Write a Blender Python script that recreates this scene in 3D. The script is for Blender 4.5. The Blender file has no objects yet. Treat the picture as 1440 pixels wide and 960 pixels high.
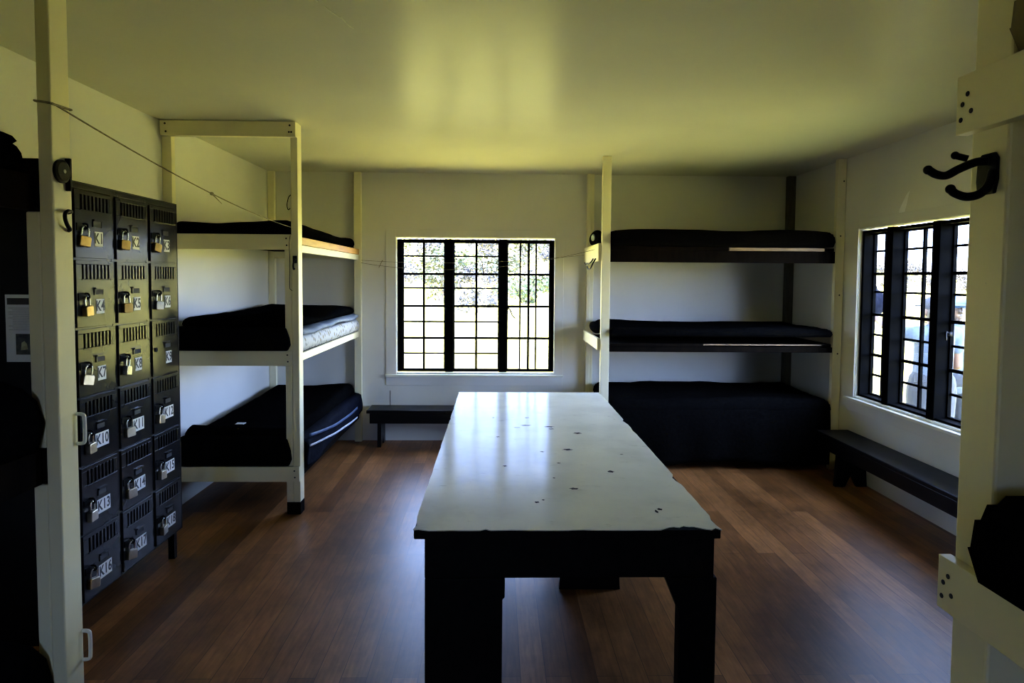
import bpy, bmesh, math, random
from mathutils import Vector, Matrix, noise

sc = bpy.context.scene
COL = sc.collection
PI = math.pi

# ------------------------------------------------------------------ dimensions (metres)
XL, XR, YB, YF, ZC = -2.232, 2.94, 6.52, -2.4, 2.649     # inner faces of the room
WT = 0.125                                                # wall thickness

# ------------------------------------------------------------------ material helpers
def new_mat(name):
    m = bpy.data.materials.new(name)
    m.use_nodes = True
    nt = m.node_tree
    b = nt.nodes['Principled BSDF']
    return m, nt, b

def nd(nt, typ, **kw):
    n = nt.nodes.new(typ)
    for k, v in kw.items():
        if k in n.inputs:
            n.inputs[k].default_value = v
        else:
            setattr(n, k, v)
    return n

def ramp(nt, fac, stops):
    r = nt.nodes.new('ShaderNodeValToRGB')
    while len(r.color_ramp.elements) < len(stops):
        r.color_ramp.elements.new(0.5)
    for e, (p, c) in zip(r.color_ramp.elements, stops):
        e.position = p
        e.color = (c[0], c[1], c[2], 1)
    nt.links.new(fac, r.inputs[0])
    return r

def coords(nt, scale=(1, 1, 1), rot=(0, 0, 0), world=True):
    if world:
        g = nt.nodes.new('ShaderNodeNewGeometry'); out = g.outputs['Position']
    else:
        g = nt.nodes.new('ShaderNodeTexCoord'); out = g.outputs['Object']
    mp = nt.nodes.new('ShaderNodeMapping')
    mp.inputs['Scale'].default_value = scale
    mp.inputs['Rotation'].default_value = rot
    nt.links.new(out, mp.inputs[0])
    return mp.outputs[0]

def bump(nt, b, height, strength=0.2, dist=0.01):
    bp = nt.nodes.new('ShaderNodeBump')
    bp.inputs['Strength'].default_value = strength
    bp.inputs['Distance'].default_value = dist
    nt.links.new(height, bp.inputs['Height'])
    nt.links.new(bp.outputs[0], b.inputs['Normal'])

def noisy(name, c1, c2, scale=6, rough=0.5, bstr=0.0, detail=6, lo=0.35, hi=0.65, metallic=0.0, stretch=(1, 1, 1), spec=0.5, world=True):
    m, nt, b = new_mat(name)
    co = coords(nt, stretch, world=world)
    n = nd(nt, 'ShaderNodeTexNoise', Scale=scale, Detail=detail)
    nt.links.new(co, n.inputs['Vector'])
    r = ramp(nt, n.outputs['Fac'], [(lo, c1), (hi, c2)])
    nt.links.new(r.outputs[0], b.inputs['Base Color'])
    b.inputs['Roughness'].default_value = rough
    b.inputs['Metallic'].default_value = metallic
    b.inputs['Specular IOR Level'].default_value = spec
    if bstr:
        bump(nt, b, n.outputs['Fac'], bstr)
    return m

def painted(name, base, chip, rough=0.42, chip_scale=14, thresh=0.70):
    """old gloss paint: faint mottling and small worn chips with their own outline"""
    m, nt, b = new_mat(name)
    co = coords(nt)
    n1 = nd(nt, 'ShaderNodeTexNoise', Scale=2.2, Detail=5)
    nt.links.new(co, n1.inputs['Vector'])
    dk = tuple(v * 0.86 for v in base)
    r1 = ramp(nt, n1.outputs['Fac'], [(0.3, dk), (0.65, base)])
    n2 = nd(nt, 'ShaderNodeTexNoise', Scale=chip_scale, Detail=8, Roughness=0.65)
    nt.links.new(co, n2.inputs['Vector'])
    r2 = ramp(nt, n2.outputs['Fac'], [(thresh, (0, 0, 0)), (thresh + 0.02, (1, 1, 1))])
    mx = nd(nt, 'ShaderNodeMix', data_type='RGBA')
    nt.links.new(r2.outputs[0], mx.inputs[0])
    nt.links.new(r1.outputs[0], mx.inputs[6])
    mx.inputs[7].default_value = (*chip, 1)
    nt.links.new(mx.outputs[2], b.inputs['Base Color'])
    b.inputs['Roughness'].default_value = rough
    n3 = nd(nt, 'ShaderNodeTexNoise', Scale=30, Detail=4)
    nt.links.new(coords(nt, (1, 1, .25)), n3.inputs['Vector'])
    bump(nt, b, n3.outputs['Fac'], 0.12, 0.004)
    return m

M = {}
M['wall'] = noisy('wall_paint', (0.64, 0.62, 0.555), (0.69, 0.67, 0.60), 1.6, 0.45, 0.03)
M['trim'] = painted('trim_paint', (0.82, 0.80, 0.66), (0.35, 0.30, 0.18), 0.4, 16, 0.76)
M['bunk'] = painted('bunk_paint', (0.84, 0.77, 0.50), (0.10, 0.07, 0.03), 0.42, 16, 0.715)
M['hole'] = noisy('nail_hole_black', (0.008, 0.007, 0.006), (0.015, 0.012, 0.01), 20, 0.8)

def ceiling_mat():
    m, nt, b = new_mat('ceiling_gloss_paint')
    co = coords(nt)
    n = nd(nt, 'ShaderNodeTexNoise', Scale=1.1, Detail=5)
    nt.links.new(co, n.inputs['Vector'])
    r = ramp(nt, n.outputs['Fac'], [(0.3, (0.64, 0.62, 0.49)), (0.7, (0.70, 0.68, 0.54))])
    nt.links.new(r.outputs[0], b.inputs['Base Color'])
    b.inputs['Roughness'].default_value = 0.27
    b.inputs['Specular IOR Level'].default_value = 0.012
    w = nd(nt, 'ShaderNodeTexNoise', Scale=2.4, Detail=3)
    nt.links.new(coords(nt, (1.0, 0.5, 1)), w.inputs['Vector'])
    bump(nt, b, w.outputs['Fac'], 0.10, 0.02)
    return m
M['ceiling'] = ceiling_mat()

def floor_mat():
    m, nt, b = new_mat('floor_strip_wood')
    co = coords(nt, (1, 1, 1), (0, 0, PI / 2))          # boards run along the room
    br = nd(nt, 'ShaderNodeTexBrick', Scale=1.0)
    br.offset = 0.37
    br.inputs['Brick Width'].default_value = 1.9
    br.inputs['Row Height'].default_value = 0.104
    br.inputs['Mortar Size'].default_value = 0.0016
    br.inputs['Mortar Smooth'].default_value = 0.2
    br.inputs['Color1'].default_value = (0.0, 0.0, 0.0, 1)
    br.inputs['Color2'].default_value = (1, 1, 1, 1)
    br.inputs['Mortar'].default_value = (0.5, 0.5, 0.5, 1)
    nt.links.new(co, br.inputs['Vector'])
    board = ramp(nt, br.outputs['Color'], [(0.0, (0.16, 0.064, 0.019)), (0.5, (0.23, 0.097, 0.030)), (1.0, (0.34, 0.150, 0.050))])
    g = nd(nt, 'ShaderNodeTexNoise', Scale=7, Detail=8, Roughness=0.6)
    nt.links.new(coords(nt, (9, 0.7, 1)), g.inputs['Vector'])
    gr = ramp(nt, g.outputs['Fac'], [(0.3, (0.62, 0.62, 0.62)), (0.7, (1.15, 1.15, 1.15))])
    mu = nd(nt, 'ShaderNodeMix', data_type='RGBA', blend_type='MULTIPLY'); mu.inputs[0].default_value = 1
    nt.links.new(board.outputs[0], mu.inputs[6]); nt.links.new(gr.outputs[0], mu.inputs[7])
    st = nd(nt, 'ShaderNodeTexNoise', Scale=1.7, Detail=7, Roughness=0.7)     # worn and stained patches
    nt.links.new(coords(nt, (1, .7, 1)), st.inputs['Vector'])
    sr = ramp(nt, st.outputs['Fac'], [(0.36, (0.40, 0.39, 0.37)), (0.60, (1, 1, 1))])
    mu2 = nd(nt, 'ShaderNodeMix', data_type='RGBA', blend_type='MULTIPLY'); mu2.inputs[0].default_value = 1
    nt.links.new(mu.outputs[2], mu2.inputs[6]); nt.links.new(sr.outputs[0], mu2.inputs[7])
    gap = nd(nt, 'ShaderNodeMix', data_type='RGBA')
    nt.links.new(br.outputs['Fac'], gap.inputs[0])
    nt.links.new(mu2.outputs[2], gap.inputs[6]); gap.inputs[7].default_value = (0.05, 0.02, 0.008, 1)
    nt.links.new(gap.outputs[2], b.inputs['Base Color'])
    rr = nd(nt, 'ShaderNodeMapRange'); rr.inputs['To Min'].default_value = 0.30; rr.inputs['To Max'].default_value = 0.48; b.inputs['Specular IOR Level'].default_value = 0.25
    nt.links.new(st.outputs['Fac'], rr.inputs[0]); nt.links.new(rr.outputs[0], b.inputs['Roughness'])
    inv = nd(nt, 'ShaderNodeMath', operation='SUBTRACT'); inv.inputs[0].default_value = 1
    nt.links.new(br.outputs['Fac'], inv.inputs[1])
    bump(nt, b, inv.outputs[0], 0.12, 0.002)
    return m
M['floor'] = floor_mat()

def linoleum_mat():
    m, nt, b = new_mat('table_linoleum')
    co = coords(nt)
    n = nd(nt, 'ShaderNodeTexNoise', Scale=3.5, Detail=8, Roughness=0.65)
    nt.links.new(co, n.inputs['Vector'])
    r = ramp(nt, n.outputs['Fac'], [(0.3, (0.60, 0.60, 0.52)), (0.5, (0.70, 0.70, 0.61)), (0.75, (0.76, 0.76, 0.67))])
    s = nd(nt, 'ShaderNodeTexNoise', Scale=9, Detail=10, Roughness=0.75)
    nt.links.new(coords(nt, (1, 2.2, 1)), s.inputs['Vector'])
    sr = ramp(nt, s.outputs['Fac'], [(0.28, (0.55, 0.53, 0.47)), (0.40, (1, 1, 1))])
    mu = nd(nt, 'ShaderNodeMix', data_type='RGBA', blend_type='MULTIPLY'); mu.inputs[0].default_value = 1
    nt.links.new(r.outputs[0], mu.inputs[6]); nt.links.new(sr.outputs[0], mu.inputs[7])
    nt.links.new(mu.outputs[2], b.inputs['Base Color'])
    rr = nd(nt, 'ShaderNodeMapRange'); rr.inputs['To Min'].default_value = 0.11; rr.inputs['To Max'].default_value = 0.20; b.inputs['Specular IOR Level'].default_value = 0.02
    nt.links.new(n.outputs['Fac'], rr.inputs[0]); nt.links.new(rr.outputs[0], b.inputs['Roughness'])
    bump(nt, b, s.outputs['Fac'], 0.03, 0.004)
    return m
M['lino'] = linoleum_mat()
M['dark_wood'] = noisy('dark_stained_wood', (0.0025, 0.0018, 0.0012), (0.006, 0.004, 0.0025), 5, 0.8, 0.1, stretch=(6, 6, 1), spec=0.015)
M['table_wood'] = noisy('black_stained_table_wood', (0.0018, 0.0015, 0.0012), (0.004, 0.003, 0.0024), 7, 0.6, 0.1, stretch=(5, 1, 5), spec=0.06)
M['bench_wood'] = noisy('black_bench_wood', (0.002, 0.0018, 0.0018), (0.004, 0.0034, 0.0032), 7, 0.35, 0.08, stretch=(1, 1, 6), spec=0.10)
M['pine'] = noisy('raw_pine_edge', (0.48, 0.22, 0.03), (0.60, 0.30, 0.05), 5, 0.5, 0.05, stretch=(1, 1, 8))
M['lit_edge'] = noisy('lit_tan_edge', (0.14, 0.085, 0.035), (0.30, 0.19, 0.09), 6, 0.6, 0.05, stretch=(1, 1, 8))  # tan tone paints in the light on part of a bunk board edge
M['shaded_post'] = noisy('shaded_corner_post', (0.07, 0.06, 0.035), (0.11, 0.095, 0.055), 6, 0.7, 0.05, stretch=(4, 4, 1))  # brown standing in for shade on the painted corner post
M['black_wool'] = noisy('black_wool', (0.0016, 0.0016, 0.0017), (0.0032, 0.0030, 0.0028), 40, 0.95, 0.25, spec=0.0)
M['navy_cloth'] = noisy('navy_cloth', (0.002, 0.0025, 0.005), (0.004, 0.005, 0.010), 30, 0.9, 0.2, spec=0.02)
M['blue_sheet'] = noisy('grey_blue_sheet', (0.12, 0.15, 0.20), (0.19, 0.225, 0.28), 8, 0.8, 0.2)
M['white_hem'] = noisy('white_hem', (0.40, 0.43, 0.50), (0.50, 0.53, 0.60), 12, 0.8)
M['blue_hem'] = noisy('blue_hem', (0.02, 0.045, 0.11), (0.035, 0.07, 0.16), 12, 0.8)
M['brown_ticking'] = noisy('brown_ticking', (0.10, 0.075, 0.03), (0.17, 0.13, 0.055), 9, 0.9, 0.3)
M['rust_cloth'] = noisy('rust_red_cloth', (0.05, 0.010, 0.006), (0.09, 0.02, 0.012), 12, 0.9, 0.2)

def floral_mat():
    m, nt, b = new_mat('floral_ticking')
    co = coords(nt)
    v = nd(nt, 'ShaderNodeTexVoronoi', Scale=22)
    nt.links.new(co, v.inputs['Vector'])
    r = ramp(nt, v.outputs['Distance'], [(0.12, (0.30, 0.20, 0.05)), (0.26, (0.20, 0.20, 0.18)), (0.45, (0.46, 0.45, 0.42))])
    nt.links.new(r.outputs[0], b.inputs['Base Color'])
    b.inputs['Roughness'].default_value = 0.8
    return m
M['floral'] = floral_mat()
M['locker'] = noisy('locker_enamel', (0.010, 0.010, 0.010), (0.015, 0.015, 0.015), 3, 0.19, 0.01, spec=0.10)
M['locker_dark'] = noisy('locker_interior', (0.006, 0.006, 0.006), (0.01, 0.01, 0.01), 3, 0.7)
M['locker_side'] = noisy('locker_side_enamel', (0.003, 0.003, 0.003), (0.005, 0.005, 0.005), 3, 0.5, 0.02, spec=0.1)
M['plate'] = noisy('white_number_plate', (0.72, 0.72, 0.70), (0.80, 0.80, 0.78), 30, 0.5)
M['ink'] = noisy('black_ink', (0.010, 0.010, 0.010), (0.018, 0.018, 0.018), 30, 0.6)
M['brass'] = noisy('old_brass', (0.24, 0.15, 0.04), (0.34, 0.23, 0.07), 25, 0.42, 0.05, metallic=1.0, world=False)
M['steel'] = noisy('bright_steel', (0.62, 0.62, 0.60), (0.78, 0.78, 0.76), 25, 0.22, 0.02, metallic=1.0, world=False)
M['laminated'] = noisy('worn_pale_brass', (0.45, 0.39, 0.27), (0.58, 0.52, 0.40), 25, 0.35, 0.05, metallic=1.0, world=False)
M['iron'] = noisy('black_iron', (0.002, 0.002, 0.002), (0.005, 0.005, 0.005), 25, 0.5, 0.1, spec=0.08, world=False)
M['frame'] = noisy('window_black_paint', (0.0008, 0.0008, 0.0008), (0.002, 0.002, 0.002), 8, 0.85, 0.04, spec=0.01)
M['string'] = noisy('grey_twine', (0.16, 0.14, 0.09), (0.26, 0.23, 0.15), 60, 0.9)
M['thread'] = noisy('pale_thread', (0.75, 0.75, 0.55), (0.85, 0.85, 0.65), 60, 0.8)
M['pegwood'] = noisy('clothespin_wood', (0.30, 0.20, 0.07), (0.42, 0.28, 0.11), 30, 0.7)
M['paper'] = noisy('notice_paper', (0.50, 0.53, 0.60), (0.56, 0.59, 0.66), 4, 0.7)
M['print_grey'] = noisy('printed_grey', (0.28, 0.30, 0.33), (0.36, 0.38, 0.41), 60, 0.7)
M['photo_dark'] = noisy('printed_photo', (0.012, 0.012, 0.012), (0.06, 0.06, 0.05), 40, 0.6)
M['photo_lit'] = noisy('printed_photo_pale', (0.25, 0.23, 0.12), (0.40, 0.38, 0.22), 60, 0.6)
M['bare_plaster'] = noisy('bare_plaster', (0.80, 0.80, 0.76), (0.88, 0.88, 0.85), 20, 0.8)

def glass_mat():
    m, nt, b = new_mat('window_glass')
    nt.nodes.remove(b)
    out = nt.nodes['Material Output']
    tr = nd(nt, 'ShaderNodeBsdfTransparent'); tr.inputs[0].default_value = (0.94, 0.95, 0.94, 1)
    gl = nd(nt, 'ShaderNodeBsdfGlossy'); gl.inputs['Roughness'].default_value = 0.02
    fr = nd(nt, 'ShaderNodeFresnel')
    ge = nt.nodes.new('ShaderNodeNewGeometry')            # a thin pane reflects alike from both of its faces
    mr = nd(nt, 'ShaderNodeMapRange'); mr.inputs['To Min'].default_value = 1.45; mr.inputs['To Max'].default_value = 1 / 1.45
    nt.links.new(ge.outputs['Backfacing'], mr.inputs[0]); nt.links.new(mr.outputs[0], fr.inputs['IOR'])
    mx = nd(nt, 'ShaderNodeMixShader')
    nt.links.new(fr.outputs[0], mx.inputs[0]); nt.links.new(tr.outputs[0], mx.inputs[1]); nt.links.new(gl.outputs[0], mx.inputs[2])
    nt.links.new(mx.outputs[0], out.inputs[0])
    return m
M['glass'] = glass_mat()

def grass_mat():
    m, nt, b = new_mat('sunlit_dry_grass')
    co = coords(nt)
    n = nd(nt, 'ShaderNodeTexNoise', Scale=0.35, Detail=9, Roughness=0.7)
    nt.links.new(co, n.inputs['Vector'])
    r = ramp(nt, n.outputs['Fac'], [(0.34, (0.40, 0.34, 0.065)), (0.52, (0.50, 0.43, 0.095)), (0.66, (0.58, 0.50, 0.14))])
    nt.links.new(r.outputs[0], b.inputs['Base Color'])
    b.inputs['Roughness'].default_value = 0.95
    b.inputs['Specular IOR Level'].default_value = 0.1
    return m
M['grass'] = grass_mat()
M['leaf_green'] = noisy('shrub_leaf_green', (0.02, 0.032, 0.008), (0.055, 0.072, 0.02), 2.5, 0.7, world=False)
M['leaf_grey'] = noisy('shrub_leaf_grey', (0.022, 0.020, 0.021), (0.048, 0.043, 0.044), 2.5, 0.8, world=False)
M['leaf_olive'] = noisy('shrub_leaf_olive', (0.03, 0.033, 0.011), (0.065, 0.067, 0.026), 2.5, 0.7, world=False)
M['bark'] = noisy('bark', (0.07, 0.055, 0.045), (0.13, 0.10, 0.08), 6, 0.9)
M['porch'] = noisy('porch_white_paint', (0.60, 0.63, 0.66), (0.68, 0.71, 0.74), 5, 0.6)
M['skin'] = noisy('skin', (0.0682, 0.0315, 0.0184), (0.0892, 0.0420, 0.0262), 12, 0.55, world=False)
M['skin2'] = noisy('shaded_skin', (0.0262, 0.0147, 0.0095), (0.0367, 0.0210, 0.0136), 12, 0.55, world=False)  # below real skin tone: outdoor shade put into the colour against overexposure
M['shirt'] = noisy('blue_grey_shirt', (0.0294, 0.0420, 0.0630), (0.0420, 0.0546, 0.0798), 9, 0.85, world=False)
M['shirt2'] = noisy('pale_shirt', (0.0420, 0.0546, 0.0714), (0.0588, 0.0714, 0.0882), 9, 0.85, world=False)
M['trousers'] = noisy('grey_trousers', (0.0106, 0.0115, 0.0134), (0.0163, 0.0173, 0.0202), 9, 0.9, world=False)
M['cap_dark'] = noisy('dark_cap', (0.012, 0.014, 0.02), (0.02, 0.022, 0.03), 9, 0.9, world=False)
M['cap_blue'] = noisy('blue_cap', (0.012, 0.035, 0.09), (0.02, 0.05, 0.12), 9, 0.9, world=False)
M['hair'] = noisy('dark_hair', (0.02, 0.015, 0.01), (0.04, 0.03, 0.02), 30, 0.6, world=False)
M['shoe'] = noisy('dark_shoe', (0.02, 0.02, 0.02), (0.035, 0.035, 0.035), 9, 0.6, world=False)

# ------------------------------------------------------------------ mesh helpers
class MB:
    """collects shapes into ONE mesh"""
    def __init__(self):
        self.v, self.f, self.m = [], [], []
    def add(self, verts, faces, mi=0):
        o = len(self.v)
        self.v += [tuple(p) for p in verts]
        self.f += [tuple(o + i for i in f) for f in faces]
        self.m += [mi] * len(faces)
        return self
    def box(self, x0, x1, y0, y1, z0, z1, mi=0):
        v = [(x0, y0, z0), (x1, y0, z0), (x1, y1, z0), (x0, y1, z0), (x0, y0, z1), (x1, y0, z1), (x1, y1, z1), (x0, y1, z1)]
        f = [(0, 3, 2, 1), (4, 5, 6, 7), (0, 1, 5, 4), (1, 2, 6, 5), (2, 3, 7, 6), (3, 0, 4, 7)]
        return self.add(v, f, mi)
    def prism(self, poly, axis, a, b, mi=0):
        """poly: 2-D outline in the two other axes (in order x,y,z), extruded along axis from a to b"""
        def mk(p, t):
            if axis == 'x': return (t, p[0], p[1])
            if axis == 'y': return (p[0], t, p[1])
            return (p[0], p[1], t)
        n = len(poly)
        v = [mk(p, a) for p in poly] + [mk(p, b) for p in poly]
        f = [tuple(range(n - 1, -1, -1)), tuple(range(n, 2 * n))]
        f += [(i, (i + 1) % n, n + (i + 1) % n, n + i) for i in range(n)]
        return self.add(v, f, mi)
    def tube(self, pts, r, seg=10, mi=0, closed=False):
        pts = [Vector(p) for p in pts]
        rs = r if isinstance(r, (list, tuple)) else [r] * len(pts)
        n = len(pts)
        base = len(self.v)
        up = None
        rings = []
        for i, p in enumerate(pts):
            a = pts[max(i - 1, 0)]; b = pts[min(i + 1, n - 1)]
            t = (b - a).normalized()
            if up is None:
                up = t.orthogonal().normalized()
            up = (up - t * up.dot(t))
            if up.length < 1e-6: up = t.orthogonal()
            up.normalize()
            s = t.cross(up)
            rings.append([p + (up * math.cos(2 * PI * k / seg) + s * math.sin(2 * PI * k / seg)) * rs[i] for k in range(seg)])
        v = [q for ring in rings for q in ring]
        f = []
        for i in range(n - 1):
            for k in range(seg):
                k2 = (k + 1) % seg
                f.append((i * seg + k, i * seg + k2, (i + 1) * seg + k2, (i + 1) * seg + k))
        f.append(tuple(range(seg - 1, -1, -1)))
        f.append(tuple((n - 1) * seg + k for k in range(seg)))
        return self.add(v, f, mi)
    def ball(self, c, rad, seg=14, rings=9, mi=0, rot=None):
        c = Vector(c)
        if not isinstance(rad, (list, tuple)): rad = (rad,) * 3
        v = [Vector((0, 0, rad[2]))]
        for i in range(1, rings):
            th = PI * i / rings
            for k in range(seg):
                ph = 2 * PI * k / seg
                v.append(Vector((rad[0] * math.sin(th) * math.cos(ph), rad[1] * math.sin(th) * math.sin(ph), rad[2] * math.cos(th))))
        v.append(Vector((0, 0, -rad[2])))
        f = [(0, 1 + k, 1 + (k + 1) % seg) for k in range(seg)]
        for i in range(rings - 2):
            for k in range(seg):
                a = 1 + i * seg + k; b = 1 + i * seg + (k + 1) % seg
                f.append((a, a + seg, b + seg, b))
        last = len(v) - 1
        f += [(last, last - seg + (k + 1) % seg, last - seg + k) for k in range(seg)]
        if rot is not None: v = [rot @ q for q in v]
        return self.add([q + c for q in v], f, mi)
    def limb(self, pts, rs, seg=14, mi=0):
        """tapered limb with round ends"""
        self.tube(pts, rs, seg, mi)
        for p, r in zip(pts, rs): self.ball(p, r * 0.999, seg, 8, mi)
        return self
    def build(self, name, mats, parent=None, bevel=0.0, smooth=False, seg=2, loc=None):
        me = bpy.data.meshes.new(name)
        o = bpy.data.objects.new(name, me)
        COL.objects.link(o)
        org = Vector((0, 0, 0))
        if parent is not None:
            o.parent = parent
            r = parent
            while r is not None:
                org += r.location; r = r.parent
        elif loc is not None:
            o.location = loc; org = Vector(loc)
        me.from_pydata([tuple(Vector(p) - org) for p in self.v], [], self.f)
        if not isinstance(mats, (list, tuple)): mats = [mats]
        for m in mats: me.materials.append(m)
        for p, mi in zip(me.polygons, self.m):
            p.material_index = mi
            p.use_smooth = smooth
        me.update()
        bm = bmesh.new(); bm.from_mesh(me)
        bmesh.ops.recalc_face_normals(bm, faces=bm.faces); bm.to_mesh(me); bm.free()
        if bevel:
            b = o.modifiers.new('edge', 'BEVEL'); b.width = bevel; b.segments = seg; b.limit_method = 'ANGLE'; b.angle_limit = math.radians(40)
        return o

def tag(o, label=None, cat=None, group=None, kind=None):
    if label: o['label'] = label
    if cat: o['category'] = cat
    if group: o['group'] = group
    if kind: o['kind'] = kind
    return o

def thing(name, loc, label, cat, group=None, kind=None):
    o = bpy.data.objects.new(name, None)
    o.empty_display_size = 0.1
    COL.objects.link(o)
    o.location = loc
    return tag(o, label, cat, group, kind)

def copy_tree(o, parent=None):
    c = o.copy(); COL.objects.link(c)
    if parent is not None: c.parent = parent
    for ch in [x for x in sc.objects if x.parent == o]:
        copy_tree(ch, c)
    return c

def cushion(x0, x1, y0, y1, z0, h, r=0.05, lump=0.015, seed=0, nx=26, ny=30, top=None, mi=0, mb=None):
    """soft pad: rounded rim, flat underside, uneven top. top(u, v) adds height"""
    mb = mb or MB()
    def cs(n, L):                                           # denser near the rim
        e = [0, .12 * r, .35 * r, .7 * r, r]
        k = max(2, n - 8)
        mid = [r + (L - 2 * r) * i / k for i in range(1, k)]
        return e + mid + [L - q for q in reversed(e)]
    xs, ys = cs(nx, x1 - x0), cs(ny, y1 - y0)
    V, F = [], []
    W, D = x1 - x0, y1 - y0
    for j, y in enumerate(ys):
        for i, x in enumerate(xs):
            d = min(x, W - x, y, D - y)
            q = min(1.0, d / r)
            prof = math.sqrt(max(0.0, 1 - (1 - q) ** 2))
            hh = h + lump * noise.noise((x0 + x * 2.2 + seed * 7.1, y0 + y * 2.2, seed)) + 0.4 * lump * noise.noise((x * 7 + seed, y * 7, seed * 3.3))
            if top: hh += top(x / W, y / D)
            # corners pulled in
            cx = min(x, W - x); cy = min(y, D - y)
            px, py = x, y
            V.append((x0 + px, y0 + py, z0 + hh * (0.35 + 0.65 * prof)))
    n = len(xs); m = len(ys)
    for j in range(m - 1):
        for i in range(n - 1):
            a = j * n + i
            F.append((a, a + 1, a + n + 1, a + n))
    rim = [i for i in range(n)] + [j * n + n - 1 for j in range(1, m)] + [(m - 1) * n + i for i in range(n - 2, -1, -1)] + [j * n for j in range(m - 2, 0, -1)]
    o = len(V)
    ins = 0.012
    for k in rim:
        x, y, z = V[k]
        V.append((min(max(x, x0 + ins), x1 - ins), min(max(y, y0 + ins), y1 - ins), z0))
    L = len(rim)
    for k in range(L):
        F.append((rim[k], o + k, o + (k + 1) % L, rim[(k + 1) % L]))
    F.append(tuple(o + k for k in range(L - 1, -1, -1)))
    mb.add(V, F, mi)
    return mb

def grid_sheet(mb, fn, nu, nv, mi=0):
    V = [fn(i / nu, j / nv) for j in range(nv + 1) for i in range(nu + 1)]
    F = [(j * (nu + 1) + i, j * (nu + 1) + i + 1, (j + 1) * (nu + 1) + i + 1, (j + 1) * (nu + 1) + i) for j in range(nv) for i in range(nu)]
    mb.add(V, F, mi)
    return mb

def curve_pts(ctrl, n=8):
    """Catmull-Rom through ctrl"""
    P = [Vector(p) for p in ctrl]
    P = [P[0] * 2 - P[1]] + P + [P[-1] * 2 - P[-2]]
    out = []
    for i in range(1, len(P) - 2):
        for k in range(n):
            t = k / n
            a, b, c, d = P[i - 1], P[i], P[i + 1], P[i + 2]
            out.append(0.5 * ((2 * b) + (c - a) * t + (2 * a - 5 * b + 4 * c - d) * t * t + (3 * b - a - 3 * c + d) * t ** 3))
    out.append(P[-2])
    return out

def text_mesh(txt, size):
    cu = bpy.data.curves.new('txt', 'FONT')
    cu.body = txt; cu.size = size; cu.extrude = 0.0006; cu.align_x = 'CENTER'; cu.align_y = 'CENTER'; cu.space_character = 1.08
    cu.resolution_u = 3
    cu.offset = size * 0.022
    ob = bpy.data.objects.new('txt', cu); COL.objects.link(ob)
    dg = bpy.context.evaluated_depsgraph_get()
    me = bpy.data.meshes.new_from_object(ob.evaluated_get(dg))
    v = [tuple(p.co) for p in me.vertices]; f = [tuple(p.vertices) for p in me.polygons]
    bpy.data.objects.remove(ob); bpy.data.curves.remove(cu); bpy.data.meshes.remove(me)
    return v, f

# ================================================================== THE ROOM
def struct(o): o['kind'] = 'structure'; return o

# openings
W1 = dict(a0=-0.998, a1=0.573, z0=0.669, z1=2.023)         # back wall, along X
W2 = dict(a0=3.820, a1=5.297, z0=0.669, z1=2.045)          # right wall, along Y

struct(MB().box(XL - WT, XR + WT, YF - WT, YB + WT, -0.12, 0.0).build('floor', M['floor']))
ceil = struct(MB().box(XL - WT, XR + WT, YF - WT, YB + WT, ZC, ZC + 0.12).build('ceiling', M['ceiling']))

mb = MB()
mb.box(XL - WT, W1['a0'], YB, YB + WT, 0, ZC); mb.box(W1['a1'], XR + WT, YB, YB + WT, 0, ZC)
mb.box(W1['a0'], W1['a1'], YB, YB + WT, 0, W1['z0']); mb.box(W1['a0'], W1['a1'], YB, YB + WT, W1['z1'], ZC)
wall_back = struct(mb.build('wall_back', M['wall']))
mb = MB()
mb.box(XR, XR + WT, YF, W2['a0'], 0, ZC); mb.box(XR, XR + WT, W2['a1'], YB, 0, ZC)
mb.box(XR, XR + WT, W2['a0'], W2['a1'], 0, W2['z0']); mb.box(XR, XR + WT, W2['a0'], W2['a1'], W2['z1'], ZC)
wall_right = struct(mb.build('wall_right', M['wall']))
struct(MB().box(XL - WT, XL, YF, YB, 0, ZC).build('wall_left', M['wall']))
W3 = dict(a0=-0.42, a1=-0.20, z0=0.669, z1=2.045)
mb = MB()
mb.box(XL - WT, W3['a0'], YF - WT, YF, 0, ZC); mb.box(W3['a1'], XR + WT, YF - WT, YF, 0, ZC)
mb.box(W3['a0'], W3['a1'], YF - WT, YF, 0, W3['z0']); mb.box(W3['a0'], W3['a1'], YF - WT, YF, W3['z1'], ZC)
struct(mb.build('wall_front', M['wall']))
mb = MB()                                                # plain sash of an unseen window added behind the camera to light post fronts
for a, b in ((W3['a0'], W3['a0'] + .05), (-.318, -.302), (W3['a1'] - .05, W3['a1'])):
    mb.box(a + .001, b - .001, YF - .12, YF - .07, W3['z0'] + .001, W3['z1'] - .001)
for z in (W3['z0'] + .001, 1.33, W3['z1'] - .051):
    mb.box(W3['a0'] + .001, W3['a1'] - .001, YF - .115, YF - .075, z, z + .05)
w3 = struct(mb.build('window_3', M['trim'], bevel=.003))
MB().box(W3['a0'] + .02, W3['a1'] - .02, YF - .096, YF - .094, W3['z0'] + .02, W3['z1'] - .02).build('glass_pane', M['glass'], w3)

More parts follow.
